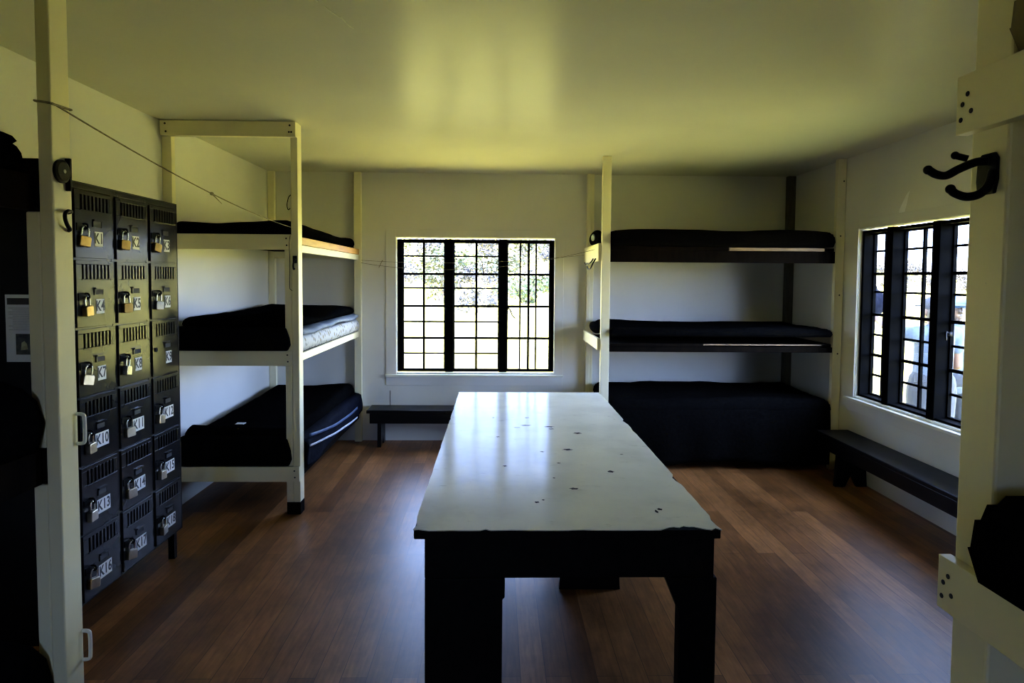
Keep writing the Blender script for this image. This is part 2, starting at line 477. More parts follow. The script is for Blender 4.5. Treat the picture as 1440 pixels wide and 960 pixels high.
# a vertical board joint in the wall below the sill, a scrape on the right wall, a flaking line on the ceiling
MB().box(-1.062, -1.056, YB - 0.0015, YB + 0.002, 0.34, 0.50).build('board_joint', M['hole'], wall_back)
mb = MB()
mb.add([(XR - .001, 4.72, 2.10), (XR - .001, 4.79, 2.09), (XR - .001, 4.77, 2.15), (XR - .001, 4.70, 2.24), (XR - .001, 4.66, 2.27), (XR - .001, 4.69, 2.17)], [(0, 1, 2, 3, 4, 5)])
mb.build('plaster_scrape', M['bare_plaster'], wall_right)
mb = MB()
for a in ([(-0.70, 2.28), (-0.715, 2.32), (-0.70, 2.37), (-0.69, 2.44), (-0.675, 2.52)], [(-0.66, 2.56), (-0.645, 2.62), (-0.625, 2.67)], [(-0.622, 2.665), (-0.612, 2.74), (-0.60, 2.78)]):
    mb.tube(curve_pts([(x, y, ZC - 0.0012 - 0.001 * (i % 2)) for i, (x, y) in enumerate(a)], 4), 0.0022, 6)
mb.build('flaking_paint', M['thread'], ceil)

# ------------------------------------------------------------------ windows
def window(name, W, axis, flip_bars, plane, inner, deep):
    """steel casement window in a wall; axis 'x': back wall, 'y': right wall. plane: glass position, inner: inner wall face"""
    def B(mb, a0, a1, d0, d1, z0, z1, mi=0):
        if axis == 'x': mb.box(a0, a1, d0, d1, z0, z1, mi)
        else: mb.box(d0, d1, a0, a1, z0, z1, mi)
    a0, a1, z0, z1 = W['a0'], W['a1'], W['z0'], W['z1']
    fz0, fz1 = z0 + 0.014, z1 - 0.018
    fw = 0.05
    L = a1 - a0
    # frame: outer ring
    mb = MB()
    d0, d1 = plane - deep, plane + (0.02 if axis == 'x' else .0)
    if axis == 'x': e0, e1 = 0.052, 0.040
    else: e0, e1 = 0.040, 0.032
    B(mb, a0 + .004, a0 + e0, d0, d1, fz0, fz1); B(mb, a1 - e1, a1 - .004, d0, d1, fz0, fz1)
    B(mb, a0 + .004, a1 - .004, d0, d1, fz1 - 0.022, fz1); B(mb, a0 + .004, a1 - .004, d0, d1, fz0, fz0 + 0.016)
    root = struct(mb.build(name, M['frame'], bevel=0.003))
    # mullions (positions measured from the side nearest a0)
    if axis == 'x': mu = [(-0.522, -0.438), (0.020, 0.097)]
    else: mu = [(4.340, 4.420), (4.866, 4.946)]
    for p, q in mu:
        mb = MB(); B(mb, p, q, d0 - 0.01, d1, fz0 - 0.006, fz1 + 0.004)
        mb.build('mullion', M['frame'], root, bevel=0.004)
    edges = [a0 + e0] + [v for p in mu for v in p] + [a1 - e1]
    panels = [(edges[0], edges[1]), (edges[2], edges[3]), (edges[4], edges[5])]
    gz0, gz1 = fz0 + 0.016, fz1 - 0.022
    for i, (p, q) in enumerate(panels):
        mb = MB()
        s = 0.012
        B(mb, p, p + s, plane - .012, plane + .012, gz0, gz1); B(mb, q - s, q, plane - .012, plane + .012, gz0, gz1)
        B(mb, p + s, q - s, plane - .012, plane + .012, gz0, gz0 + s); B(mb, p + s, q - s, plane - .012, plane + .012, gz1 - s, gz1)
        c = (p + q) / 2
        B(mb, c - .011, c + .011, plane - .010, plane + .010, gz0 + s, gz1 - s)
        for k in (1, 2, 3):
            z = gz0 + (gz1 - gz0) * k / 4
            B(mb, p + s, c - .008, plane - .009, plane + .009, z - .011, z + .011)
            B(mb, c + .008, q - s, plane - .009, plane + .009, z - .011, z + .011)
        sash = struct(mb.build('sash', M['frame'], root))
        # outer guard bars: thin
        mb = MB()
        vert = (axis == 'x' and i == 2)
        dd = plane + (0.05 if axis == 'x' else 0.010)
        if vert:
            for t in (0.31, 0.68):
                x = p + (q - p) * t
                B(mb, x - .008, x + .008, dd - .008, dd + .008, fz0, fz1)
        else:
            for k in range(4):
                z = gz0 + (gz1 - gz0) * (k + 0.5 + (0.06 if k > 1 else 0.0)) / 4
                rr = .008
                B(mb, p, q, dd - rr, dd + rr, z - rr, z + rr)
        mb.build('guard_bar', M['frame'], root)
        mb = MB(); B(mb, p + .004, q - .004, plane - .0005, plane + .0005, gz0 + .004, gz1 - .004)
        mb.build('glass_pane', M['glass'], sash)
    # painted lining of the opening, casing boards and sill (flush boards, thin)
    mb = MB()
    s = -1
    c0 = inner - 0.010
    lo, hi = c0, inner - 0.0005
    ca = 0.10
    B(mb, a0 - ca, a0, lo, hi, z0 - 0.004, z1 + 0.075); B(mb, a1, a1 + ca - .015, lo, hi, z0 - 0.004, z1 + 0.075)
    B(mb, a0, a1, lo, hi, z1, z1 + 0.075)
    B(mb, a0 - ca, a1 + ca - .015, lo, hi, z0 - 0.115, z0 - 0.028)
    mb.build('casing', M['wall'], root, bevel=0.002)
    mb = MB()
    B(mb, a0 - ca - .003, a1 + ca - .01, inner - 0.045, inner - .0005, z0 - 0.026, z0 - 0.004)
    B(mb, a0 + .001, a1 - .001, inner - .0005, plane - .03, z0 - 0.000, z0 + 0.013)
    mb.build('sill', M['trim'], root, bevel=0.003)
    mb = MB()
    B(mb, a0 + .0005, a0 + .0035, inner + .001, min(plane + .05, inner + WT), z0 + .014, z1 - .001)
    B(mb, a1 - .0035, a1 - .0005, inner + .001, min(plane + .05, inner + WT), z0 + .014, z1 - .001)
    B(mb, a0 + .004, a1 - .004, inner + .001, min(plane + .05, inner + WT), z1 - .004, z1 - .001)
    mb.build('reveal', M['trim'], root)
    return root, panels, (gz0, gz1)

win1, pan1, gz = window('window_1', W1, 'x', True, YB + 0.09, YB, 0.03)
win2, pan2, gz2 = window('window_2', W2, 'y', False, XR + 0.115, XR, 0.09)
# catch handles
mb = MB()
mb.tube(curve_pts([(0.108, YB + .055, 1.315), (0.115, YB + .03, 1.33), (0.135, YB + .02, 1.30), (0.15, YB + .02, 1.26), (0.17, YB + .02, 1.235), (0.19, YB + .02, 1.225)], 5), 0.006, 8)
mb.ball((0.104, YB + .055, 1.315), 0.012)
mb.build('catch_handle', M['iron'], win1, smooth=True)
mb = MB()
mb.tube(curve_pts([(-0.508, YB + .055, 1.31), (-0.515, YB + .03, 1.32), (-0.52, YB + .02, 1.29), (-0.525, YB + .02, 1.25)], 5), 0.006, 8)
mb.ball((-0.508, YB + .055, 1.31), 0.012)
mb.build('catch_handle', M['iron'], win1, smooth=True)
mb = MB()
mb.tube(curve_pts([(3.03, 4.325, 1.27), (3.01, 4.32, 1.285), (3.0, 4.31, 1.27), (2.995, 4.30, 1.23)], 5), 0.006, 8)
mb.box(3.02, 3.05, 4.318, 4.3395, 1.255, 1.285)
mb.build('catch_handle', M['iron'], win2, smooth=True)

# ================================================================== LOCKERS
KX, KY0, KTOP = -1.8196, 2.848, 2.03
KY1 = KY0 + 0.945
KB = XL + 0.006
lk = thing('locker_bank', (-2.02, KY0 + .47, 0), 'tall black steel bank of eighteen small lockers numbered K1 to K18', 'locker')
mb = MB()
zb = 0.165
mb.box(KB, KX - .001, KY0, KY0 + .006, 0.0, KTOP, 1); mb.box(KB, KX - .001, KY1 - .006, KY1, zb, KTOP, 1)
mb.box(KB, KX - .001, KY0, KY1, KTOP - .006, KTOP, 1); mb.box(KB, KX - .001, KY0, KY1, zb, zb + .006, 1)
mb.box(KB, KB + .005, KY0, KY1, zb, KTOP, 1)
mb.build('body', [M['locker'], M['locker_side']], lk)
mb = MB()
PT = 0.3048
ydoor = []
for i in range(4):
    yy = KY0 + 0.012 + 0.307 * i
    mb.box(KX - .022, KX - .002, max(KY0, yy - .014), min(KY1, yy + .014), zb, KTOP)
for i in range(3):
    ydoor.append((KY0 + 0.012 + 0.307 * i + .017, KY0 + 0.012 + 0.307 * (i + 1) - .017))
mb.box(KX - .022, KX - .0025, KY0, KY1, KTOP - .03, KTOP); mb.box(KX - .022, KX - .0025, KY0, KY1, zb, zb + .018)
for r in range(1, 6):
    z = KTOP - .03 - PT * r
    mb.box(KX - .022, KX - .004, KY0, KY1, z - .008, z + .008)
mb.build('face_frame', M['locker'], lk, bevel=0.0015)
mb = MB()
for r in range(0, 7):
    z = KTOP - .03 - PT * r
    if 0 < r < 6: mb.box(KB + .006, KX - .025, KY0 + .007, KY1 - .007, z - .002, z + .002)
for i in (1, 2):
    yy = KY0 + 0.012 + 0.307 * i
    mb.box(KB + .006, KX - .025, yy - .002, yy + .002, zb + .007, KTOP - .007)
mb.build('shelf', M['locker_dark'], lk)
for yy in (KY0 + .02, KY1 - .05):
    for xx in (KX - .06, KB + .02):
        MB().box(xx, xx + .035, yy, yy + .03, 0.0, zb).build('leg', M['locker_side'], lk)

def locker_door(col, row, n):
    y0, y1 = ydoor[col]
    zt = KTOP - .03 - PT * row - .005
    z0 = zt - PT + .010
    H, Wd = zt - z0, y1 - y0
    x0, x1 = KX - .002, KX + .006
    mb = MB()
    s0, s1 = z0 + 0.212, z0 + 0.277
    mb.box(x0, x1, y0, y1, z0, s0); mb.box(x0, x1, y0, y1, s1, zt)
    ya, yb_ = y0 + .038, y1 - .018
    nb = 8
    pw = (yb_ - ya) / nb
    mb.box(x0, x1, y0, ya, s0, s1); mb.box(x0, x1, yb_, y1, s0, s1)
    for k in range(nb):
        mb.box(x0, x1, ya + pw * k + pw * .5, ya + pw * (k + 1), s0, s1)
        # turned-out louvre lip above each slot bar
    mb.box(x1, x1 + .004, ya - .004, yb_ + .004, s0 - .005, s0)
    d = mb.build('door', M['locker'], lk, bevel=0.0012)
    # recessed pull with lip
    yc = y0 + .155 if n < 10 else y0 + .145
    mb = MB()
    mb.box(x1, x1 + .0025, yc - .032, yc + .032, z0 + .142, z0 + .168, 1)
    mb.box(x1, x1 + .010, yc - .034, yc + .034, z0 + .166, z0 + .174)
    mb.box(x1, x1 + .004, yc - .034, yc - .030, z0 + .140, z0 + .168); mb.box(x1, x1 + .004, yc + .030, yc + .034, z0 + .140, z0 + .168)
    mb.build('pull', [M['locker'], M['locker_dark']], d)
    # hasp at the opening edge
    mb = MB()
    if n != 9:
        mb.box(x1, x1 + .004, y0 + .008, y0 + .075, z0 + .118, z0 + .150)
        mb.tube(curve_pts([(x1, y0 + .05, z0 + .148), (x1 + .018, y0 + .05, z0 + .148), (x1 + .024, y0 + .05, z0 + .138), (x1 + .018, y0 + .05, z0 + .128), (x1, y0 + .05, z0 + .128)], 4), .0045, 8)
        tag(mb.build('hasp', M['iron'], d), 'black hasp')
    else:
        mb.tube([(x1, y0 + .03, z0 + .140), (x1 + .005, y0 + .03, z0 + .140)], .012, 14)
        mb.tube([(x1 + .005, y0 + .03, z0 + .140), (x1 + .007, y0 + .03, z0 + .140)], .006, 10)
        mb.build('key_lock', M['iron'], d)
    # number plate with its printed number
    wp, hp = (.062, .066) if n < 10 else (.100, .066)
    pc = (y0 + .165) if n < 10 else (y0 + .155)
    zc = z0 + .088
    mb = MB()
    mb.box(x1, x1 + .0015, pc - wp / 2, pc + wp / 2, zc - hp / 2, zc + hp / 2)
    v, f = text_mesh('K%d' % n if n < 10 else 'K%d' % n, .066)
    mb.add([(x1 + .0018 + p[2] * .5, pc + p[0] * .84, zc + p[1]) for p in v], f, 1)
    tag(mb.build('number_plate', [M['plate'], M['ink']], d), 'white plate printed K%d' % n)
    return (x1 + .017, y0 + .05, z0 + .136)

def make_padlock(name, body_mat, shackle_mat):
    t = thing(name, (0, 0, 0), '', '')
    mb = MB()
    # body: rounded block hanging under its shackle, in the plane of the hasp staple
    o = [(-.024, -.075), (.024, -.075), (.027, -.071), (.027, -.036), (.022, -.029), (-.022, -.029), (-.027, -.036), (-.027, -.071)]
    mb.prism(o, 'x', -.012, .012)
    mb.build('lock_body', body_mat, t, bevel=0.003)
    mb = MB()
    mb.tube(curve_pts([(0, -.017, -.031), (0, -.017, -.008), (0, -.013, .006), (0, 0, .012), (0, .013, .006), (0, .017, -.008), (0, .017, -.031)], 6), .0045, 10)
    mb.build('shackle', shackle_mat, t, smooth=True)
    mb = MB().tube([(0, 0, -.075), (0, 0, -.0765)], .006, 12)
    mb.build('keyway', M['hole'], t)
    return t

kinds = {'brass': make_padlock('padlock', M['brass'], M['steel']), 'steel': make_padlock('padlock', M['steel'], M['steel']), 'laminated': make_padlock('padlock', M['laminated'], M['steel'])}
looks = {'brass': 'brass', 'steel': 'silver steel', 'laminated': 'pale worn brass'}
which = {1: 'brass', 2: 'brass', 3: 'brass', 4: 'brass', 5: 'brass', 6: 'steel', 7: 'laminated', 8: 'steel'}
usedk = set()
rnd = random.Random(4)
for row in range(6):
    for col in range(3):
        n = row * 3 + col + 1
        p = locker_door(col, row, n)
        if n == 9: continue
        kd = which.get(n, 'laminated')
        o = kinds[kd] if kd not in usedk else copy_tree(kinds[kd])
        usedk.add(kd)
        o.location = (p[0] - .004, p[1], p[2] - .0125)
        o.rotation_euler = (rnd.uniform(-.25, .1), 0, rnd.uniform(-.35, .15))
        tag(o, '%s padlock hanging from the hasp of locker K%d' % (looks[kd], n), 'padlock', 'padlocks on the lockers')

# printed notice taped on the side of the lockers
nt_ = thing('paper_notice', (-2.0, KY0 - .002, 1.25), 'white printed notice taped to the side of the black lockers', 'notice')
NX0, NX1, NZ0, NZ1 = -2.096, -1.880, 1.252, 1.540
MB().box(NX0, NX1, KY0 - .0025, KY0 - .0015, NZ0, NZ1).build('sheet', M['paper'], nt_)
MB().box(NX0 + .008, NX1 - .008, KY0 - .0032, KY0 - .0026, 1.497, 1.525).build('heading_band', M['ink'], nt_)
mb = MB()
z = 1.484
rn = random.Random(2)
while z > 1.385:
    ind = 0.03 if rn.random() < .5 else .012
    mb.box(NX0 + ind, NX1 - .012 - rn.random() * .05, KY0 - .0030, KY0 - .0026, z - .003, z)
    z -= .0085 if rn.random() < .8 else .014
mb.build('printed_lines', M['print_grey'], nt_)
for q in (-2.055, -1.972):
    mb = MB().box(q, q + .070, KY0 - .0030, KY0 - .0026, 1.283, 1.372)
    mb.add([(q + .02, KY0 - .0034, 1.302), (q + .05, KY0 - .0034, 1.306), (q + .046, KY0 - .0034, 1.33), (q + .036, KY0 - .0034, 1.342), (q + .024, KY0 - .0034, 1.334)], [(0, 1, 2, 3, 4)], 1)
    mb.build('printed_photo', [M['photo_dark'], M['photo_lit']], nt_)

# ================================================================== BUNKS
LV = (0.232, 1.020, 1.805)                 # undersides of the rails of the three tiers

def screws(mb, pts, axis, r=.006):
    for p in pts:
        q = list(p); q2 = list(p)
        i = 'xyz'.index(axis)
        q[i] -= .0012; q2[i] += .0012
        mb.tube([q, q2], r, 8, 1)

# ---- bunk in the corner beyond the lockers
BX, BY = -1.336, 4.455
bk = thing('bunk_bed', (-1.78, 5.4, 0), 'white three-tier bunk in the corner beyond the black lockers', 'bunk bed')
x_in = XL + .004
MB().box(BX - .046, BX, BY, BY + .09, 0.085, ZC - .002).build('post', M['bunk'], bk, bevel=.003)
tag(MB().box(BX - .092, BX + .001, BY - .001, BY + .091, 0.0, 0.084).build('post_foot', M['dark_wood'], bk, bevel=.003), 'black painted foot of the post')
for z0, z1 in ((0.085, LV[0]), (LV[0] + .103, LV[1]), (LV[1] + .103, LV[2])):
    MB().box(BX - .0925, BX - .047, BY, BY + .09, z0, z1 - .001).build('support_block', M['bunk'], bk, bevel=.003)
mb = MB().box(x_in + .012, BX + .001, BY - .046, BY - .001, 2.545, 2.643)
screws(mb, [(x_in + .045, BY - .0465, 2.622), (x_in + .05, BY - .0465, 2.570), (BX - .035, BY - .0465, 2.618), (BX - .04, BY - .0465, 2.575), (BX - .025, BY - .0465, 2.575)], 'y', .007)
mb.build('header', [M['bunk'], M['hole']], bk, bevel=.003)
for yy in (BY, 6.46):
    MB().box(x_in, x_in + .062, yy, yy + .05, 0.0, ZC - .002).build('wall_post', M['bunk'], bk, bevel=.003)
MB().box(-1.400, BX + .004, YB - .055, YB - .003, 0.0, ZC - .002).build('wall_post', M['bunk'], bk, bevel=.003)
for i, z in enumerate(LV):
    xr = BX - .001 if i == 0 else BX - .047
    mb = MB().box(x_in + .064, xr, BY + (-.021 if i == 0 else .0), BY + (-.001 if i == 0 else .022), z, z + .102)
    ys = BY - .0215 if i == 0 else BY - .0005
    screws(mb, [(xr - .03, ys, z + .03), (xr - .033, ys, z + .075)], 'y', .006)
    mb.build('end_rail', [M['bunk'], M['hole']], bk, bevel=.003)
    MB().box(x_in + .064, BX - .05, 6.44, 6.462, z, z + .102).build('end_rail', M['bunk'], bk, bevel=.003)
    # side rail on the aisle and the boards the mattress lies on
    if i == 2:
        MB().box(BX - .046, BX - .020, BY + .092, YB - .058, z - .012, z + .038).build('side_rail', M['trim'], bk, bevel=.002)
        tag(MB().box(BX - .046, BX - .012, BY + .092, YB - .058, z + .040, z + .092).build('side_board', M['pine'], bk, bevel=.003), 'bare orange pine board')
    elif i == 1:
        MB().box(BX - .046, BX - .020, BY + .092, YB - .058, z + .020, z + .074).build('side_rail', M['bunk'], bk, bevel=.003)
    else:
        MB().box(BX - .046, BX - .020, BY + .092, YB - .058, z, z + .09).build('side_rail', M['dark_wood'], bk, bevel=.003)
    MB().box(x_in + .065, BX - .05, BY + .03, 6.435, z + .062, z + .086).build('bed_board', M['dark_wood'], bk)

def bed(name, x0, x1, y0, y1, z0, h, mat, label, seed, r=.05, lump=.014, top=None):
    mb = cushion(x0, x1, y0, y1, z0, h, r, lump, seed, top=top)
    return tag(mb.build(name, mat, None, smooth=True, loc=((x0 + x1) / 2, (y0 + y1) / 2, z0)), label, 'mattress' if name == 'mattress' else name.replace('_', ' '))

xa, xb = x_in + .07, BX - .052
Bg = 'black mattresses and blankets'
# top tier
bed('mattress', x_in + .066, BX - .05, BY - .004, 6.43, LV[2] + .104, .088, M['black_wool'], 'thin black mattress on the top tier of the corner bunk beyond the lockers', 1, .04, .016)
# middle tier: floral mattress, grey-blue sheet, black blanket
tag(cushion(xa, BX - .006, BY + .095, 6.43, LV[1] + .088, .105, .03, .006, 2).build('mattress', M['floral'], None, smooth=True, loc=(-1.75, 5.4, LV[1] + .09)), 'pale flower-patterned mattress on the middle tier of the corner bunk', 'mattress')
def sheet_fn(u, v):
    x = xa + .05 + (BX - .016 - xa - .05) * u
    y = BY + .12 + (6.40 - BY - .12) * v
    d = max(0, (x - (BX - .058)) / .042)
    return (x, y, LV[1] + .206 + .012 * noise.noise((x * 5, y * 4, 2)) + .02 * v - .012 * d * d - .008 * math.sin(v * 9) * d)
ob = grid_sheet(MB(), sheet_fn, 30, 40).build('bed_sheet', M['blue_sheet'], None, smooth=True, loc=(-1.75, 5.4, LV[1] + .19))
s_ = ob.modifiers.new('thick', 'SOLIDIFY'); s_.thickness = .022; s_.offset = 1
tag(ob, 'crumpled grey-blue sheet over the flower-patterned mattress', 'sheet')
def mid_top(u, v):
    return .06 * math.exp(-((u - .85) / .22) ** 2 - ((v - .06) / .12) ** 2) + .03 * math.exp(-((v - .85) / .2) ** 2) - .03 * u * (v > .12)
def front_fold(z0, z1, parent):
    x0, x1 = x_in + .066, BX - .052
    mb = MB()
    h = z1 - z0
    mb.prism([(x0, z0 + .02), (x0 + .02, z0), (x1 - .02, z0), (x1, z0 + .25 * h), (x1 - .006, z0 + .55 * h), (x1 - .03, z1), (x0 + .015, z1), (x0 - .0, z0 + .7 * h)], 'y', BY - .028, BY - .0015)
    mb.prism([(x0, z0), (BX - .096, z0), (BX - .096, z1), (x0, z1)], 'y', BY - .0015, BY + .0915)
    return mb.build('front_fold', M['black_wool'], parent, bevel=.012, seg=3, smooth=True)
bl0 = thing('blanket', (-1.75, 5.4, LV[1] + .245), 'thick black blanket spread over the sheet on the middle tier of the corner bunk', 'blanket')
cushion(x_in + .066, BX - .055, BY + .093, 6.42, LV[1] + .250, .072, .05, .016, 3, top=mid_top).build('blanket_top', M['black_wool'], bl0, smooth=True)
front_fold(LV[1] + .104, LV[1] + .262, bl0)
# bottom tier
bed('mattress', xa, BX - .052, BY + .094, 6.43, LV[0] + .104, .105, M['black_wool'], 'black mattress on the bottom tier of the corner bunk beyond the lockers', 4, .05, .01)
bl = thing('blanket', (-1.75, 5.4, .45), 'navy-black blanket with blue and white hems draped on the bottom bunk tier', 'blanket')
def bot_top(u, v): return .035 * math.exp(-((v - .95) / .3) ** 2) + .05 * math.exp(-((v - .03) / .05) ** 2) * (1 - .6 * u) + .02 * math.exp(-((u - .95) / .15) ** 2) * math.exp(-((v - .5) / .4) ** 2)
cushion(x_in + .066, BX - .06, BY + .093, 6.43, LV[0] + .222, .09, .05, .02, 5, top=bot_top).build('blanket_top', M['black_wool'], bl, smooth=True)
front_fold(LV[0] + .106, LV[0] + .295, bl)
def side_fn(u, v):       # side hanging over the aisle edge
    y = BY + .10 + (6.42 - BY - .10) * u
    z = LV[0] + .27 - (.20 + .02 * math.sin(u * 11)) * v
    bul = .026 * math.sin(min(1, v * 2.2) * PI / 2)
    return (BX - .064 + .075 * min(1, v * 7) ** .5 + bul * .3 + .006 * math.sin(u * 23 + v * 5), y, z)
o_ = grid_sheet(MB(), side_fn, 40, 14).build('hanging_side', M['navy_cloth'], bl, smooth=True)
s_ = o_.modifiers.new('thick', 'SOLIDIFY'); s_.thickness = .007
def hem(za, zb_, sag, wd, mat, name):
    def fn(u, v):
        y = BY + .12 + (6.15 - BY - .12) * u
        z = za + (zb_ - za) * u - sag * math.sin(u * PI) + (v - .5) * wd
        return (BX + .034 + .002 * math.sin(u * 17), y, z)
    o = grid_sheet(MB(), fn, 30, 2).build(name, mat, bl, smooth=True)
    s = o.modifiers.new('thick', 'SOLIDIFY'); s.thickness = .004
hem(.52, .40, .035, .022, M['blue_hem'], 'blue_hem')
hem(.445, .31, .02, .016, M['white_hem'], 'white_hem')
mb = MB(); mb.box(-1.87, -1.81, 4.70, 4.75, .566, .569)
mb.build('white_tag', M['plate'], bl)

# ---- bunk against the back wall, beyond the table
RX0, RY = 0.878, 5.517
x_end = XR - .004
rb = thing('bunk_bed', (1.9, 6.0, 0), 'three-tier bunk with dark front rails along the back wall, right of the barred window', 'bunk bed')
MB().box(RX0, RX0 + .072, RY, RY + .045, 0.0, ZC - .002).build('post', M['bunk'], rb, bevel=.003)
mb = MB().box(x_end - .072, x_end, RY, RY + .045, 0.0, ZC - .002)
screws(mb, [(x_end - .02, RY - .0005, 2.46), (x_end - .035, RY - .0005, 2.0), (x_end - .03, RY - .0005, 1.5), (x_end - .03, RY - .0005, 1.0)], 'y', .007)
mb.build('wall_post', [M['bunk'], M['hole']], rb, bevel=.003)
MB().box(RX0, RX0 + .07, YB - .05, YB - .003, 0.0, ZC - .002).build('wall_post', M['bunk'], rb, bevel=.003)
MB().box(RX0 + .0, RX0 + .035, YB - .075, YB - .0515, 0.0, ZC - .002).build('wall_post', M['bunk'], rb, bevel=.003)
MB().box(x_end - .075, x_end, YB - .065, YB - .003, 0.0, ZC - .002).build('wall_post', M['shaded_post'], rb, bevel=.003)  # shade of the far corner painted in as a dark post colour
for i, z in enumerate(LV):
    if i > 0:
        z1 = z + (.12 if i == 2 else .10)
        mb = MB().box(RX0 - .026, RX0 - .002, RY + .03, YB - .06, z - .03 if i == 2 else z, z1)
        mb.build('end_rail', M['bunk'], rb, bevel=.004)
    zr = (.232, 1.008, 1.768)[i]
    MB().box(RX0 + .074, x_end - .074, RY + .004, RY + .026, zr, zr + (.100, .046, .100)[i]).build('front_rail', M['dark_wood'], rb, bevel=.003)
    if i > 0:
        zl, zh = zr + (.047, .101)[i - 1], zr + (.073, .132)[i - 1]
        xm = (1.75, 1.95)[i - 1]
        MB().box(RX0 + .074, xm, RY - .004, RY + .028, zl, zh).build('shaded_board_edge', M['dark_wood'], rb, bevel=.003)  # unlit stretch of the edge, its shade put into the dark colour
        tag(MB().box(xm + .002, x_end - .17, RY - .004, RY + .028, zl + (.012 if i == 1 else 0), zh - .004).build('lit_board_edge', M['lit_edge'], rb, bevel=.003), 'tan board edge with light painted in')  # lit stretch of the same edge, its glimmer painted as tan
    zt = zr + (.09, .044, .102)[i]
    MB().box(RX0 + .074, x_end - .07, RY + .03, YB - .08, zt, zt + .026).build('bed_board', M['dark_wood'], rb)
bed('mattress', RX0 + .076, x_end - .09, RY - .03, YB - .07, 1.903, .135, M['black_wool'], 'black mattress on the top tier of the bunk along the back wall', 11, .05, .02)
bed('mattress', RX0 + .076, x_end - .09, RY - .03, YB - .07, 1.142, .075, M['black_wool'], 'black mattress on the middle tier of the bunk along the back wall', 12, .05, .016)
bed('mattress', RX0 + .08, x_end - .078, RY + .03, YB - .07, .352, .12, M['black_wool'], 'black mattress on the bottom tier of the bunk along the back wall', 13, .05, .01)
bl2 = thing('blanket', (1.9, 6.0, .49), 'black blanket hanging almost to the floor from the bottom tier of the back-wall bunk', 'blanket')
cushion(RX0 + .076, x_end - .08, RY - .02, YB - .075, .485, .13, .06, .025, 14).build('blanket_top', M['black_wool'], bl2, smooth=True)
def front_fn(u, v):
    x = RX0 + .08 + (x_end - .085 - RX0 - .08) * u
    return (x, RY - .012 - .022 * math.sin(min(1, v * 2) * PI / 2) - .012 * math.sin(u * 31) * v, .56 - (.50 + .02 * math.sin(u * 9)) * v)
o_ = grid_sheet(MB(), front_fn, 60, 12).build('hanging_front', M['black_wool'], bl2, smooth=True)
s_ = o_.modifiers.new('thick', 'SOLIDIFY'); s_.thickness = .008
# rolled blankets at the window end
rl = thing('rolled_blanket', (.90, 6.1, 2.0), 'dark rolled blanket with a pale patch at the window end of the top back-wall bunk', 'blanket')
RA = Matrix.Rotation(PI / 2, 3, 'X')
MB().ball((.910, 6.08, 1.998), (.042, .33, .072), 20, 12).build('roll', M['black_wool'], rl, smooth=True)
MB().ball((.872, 6.0, 2.0), (.012, .10, .032), 14, 8).build('pale_patch', M['blue_sheet'], rl, smooth=True)
rl2 = tag(MB().ball((.912, 6.06, 1.176), (.038, .30, .052), 18, 10).build('rolled_blanket', M['black_wool'], None, smooth=True, loc=(.905, 6.06, 1.13)), 'small dark rolled blanket at the window end of the middle back-wall bunk', 'blanket')
# wire hooks under the end rail
def wire_hook(name, pts, r, label, n=6, mat='iron'):
    o = MB().tube(curve_pts(pts, n), r, 8).build(name, M[mat], None, smooth=True, loc=pts[0])
    return tag(o, label, 'hook', None)
wire_hook('coat_hook', [(.848, 5.82, 1.80), (.83, 5.80, 1.775), (.815, 5.86, 1.757), (.812, 5.95, 1.762), (.812, 6.03, 1.758), (.812, 6.10, 1.772)], .006, 'upper black wire hook under the top end rail beside the window')
wire_hook('coat_hook', [(.848, 5.66, 1.80), (.825, 5.66, 1.76), (.81, 5.68, 1.722), (.808, 5.76, 1.708), (.808, 5.85, 1.715), (.808, 5.90, 1.735)], .006, 'lower curled black hook under the top end rail beside the window')

# ---- near bunk in front of the lockers
nb = thing('bunk_bed', (-1.7, .9, 0), 'nearest bunk with a tall white post in front of the lockers', 'bunk bed')
PX, PY = -1.256, 1.90
MB().box(PX - .040, PX, PY, PY + .082, 0.0, ZC - .002).build('post', M['bunk'], nb, bevel=.004)
for z0, z1 in ((.10, .232), (.34, 1.018), (1.125, 1.803)):
    MB().box(PX - .080, PX - .041, PY + .002, PY + .080, z0 if z0 > .2 else 0, z1).build('support_block', M['bunk'], nb, bevel=.004)
for i, z in enumerate(LV):
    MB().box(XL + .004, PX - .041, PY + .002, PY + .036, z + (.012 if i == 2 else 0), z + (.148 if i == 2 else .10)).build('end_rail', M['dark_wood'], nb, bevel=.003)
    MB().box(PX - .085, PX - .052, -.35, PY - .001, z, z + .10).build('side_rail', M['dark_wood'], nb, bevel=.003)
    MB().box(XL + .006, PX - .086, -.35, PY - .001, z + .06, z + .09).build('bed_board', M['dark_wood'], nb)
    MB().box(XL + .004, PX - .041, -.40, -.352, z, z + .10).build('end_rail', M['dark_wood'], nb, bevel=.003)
MB().box(PX - .040, PX, -.44, -.355, 0.0, ZC - .002).build('post', M['bunk'], nb, bevel=.004)
for z in (1.165, .50):
    mb = MB().tube(curve_pts([(PX, PY + .076, z - .045), (PX + .018, PY + .076, z - .043), (PX + .023, PY + .076, z - .03), (PX + .023, PY + .076, z + .03), (PX + .018, PY + .076, z + .043), (PX, PY + .076, z + .045)], 4), .0055, 8)
    mb.build('painted_staple', M['trim'], nb, smooth=True)
bed('mattress', XL + .006, PX - .075, -.30, PY - .006, LV[2] + .102, .085, M['black_wool'], 'black mattress on the top tier of the nearest bunk before the lockers', 21, .03, .005)
bed('blanket', XL + .02, PX - .082, .9, PY - .02, LV[2] + .176, .042, M['black_wool'], 'rumpled black blanket on the top mattress of the nearest bunk before the lockers', 22, .06, .022)
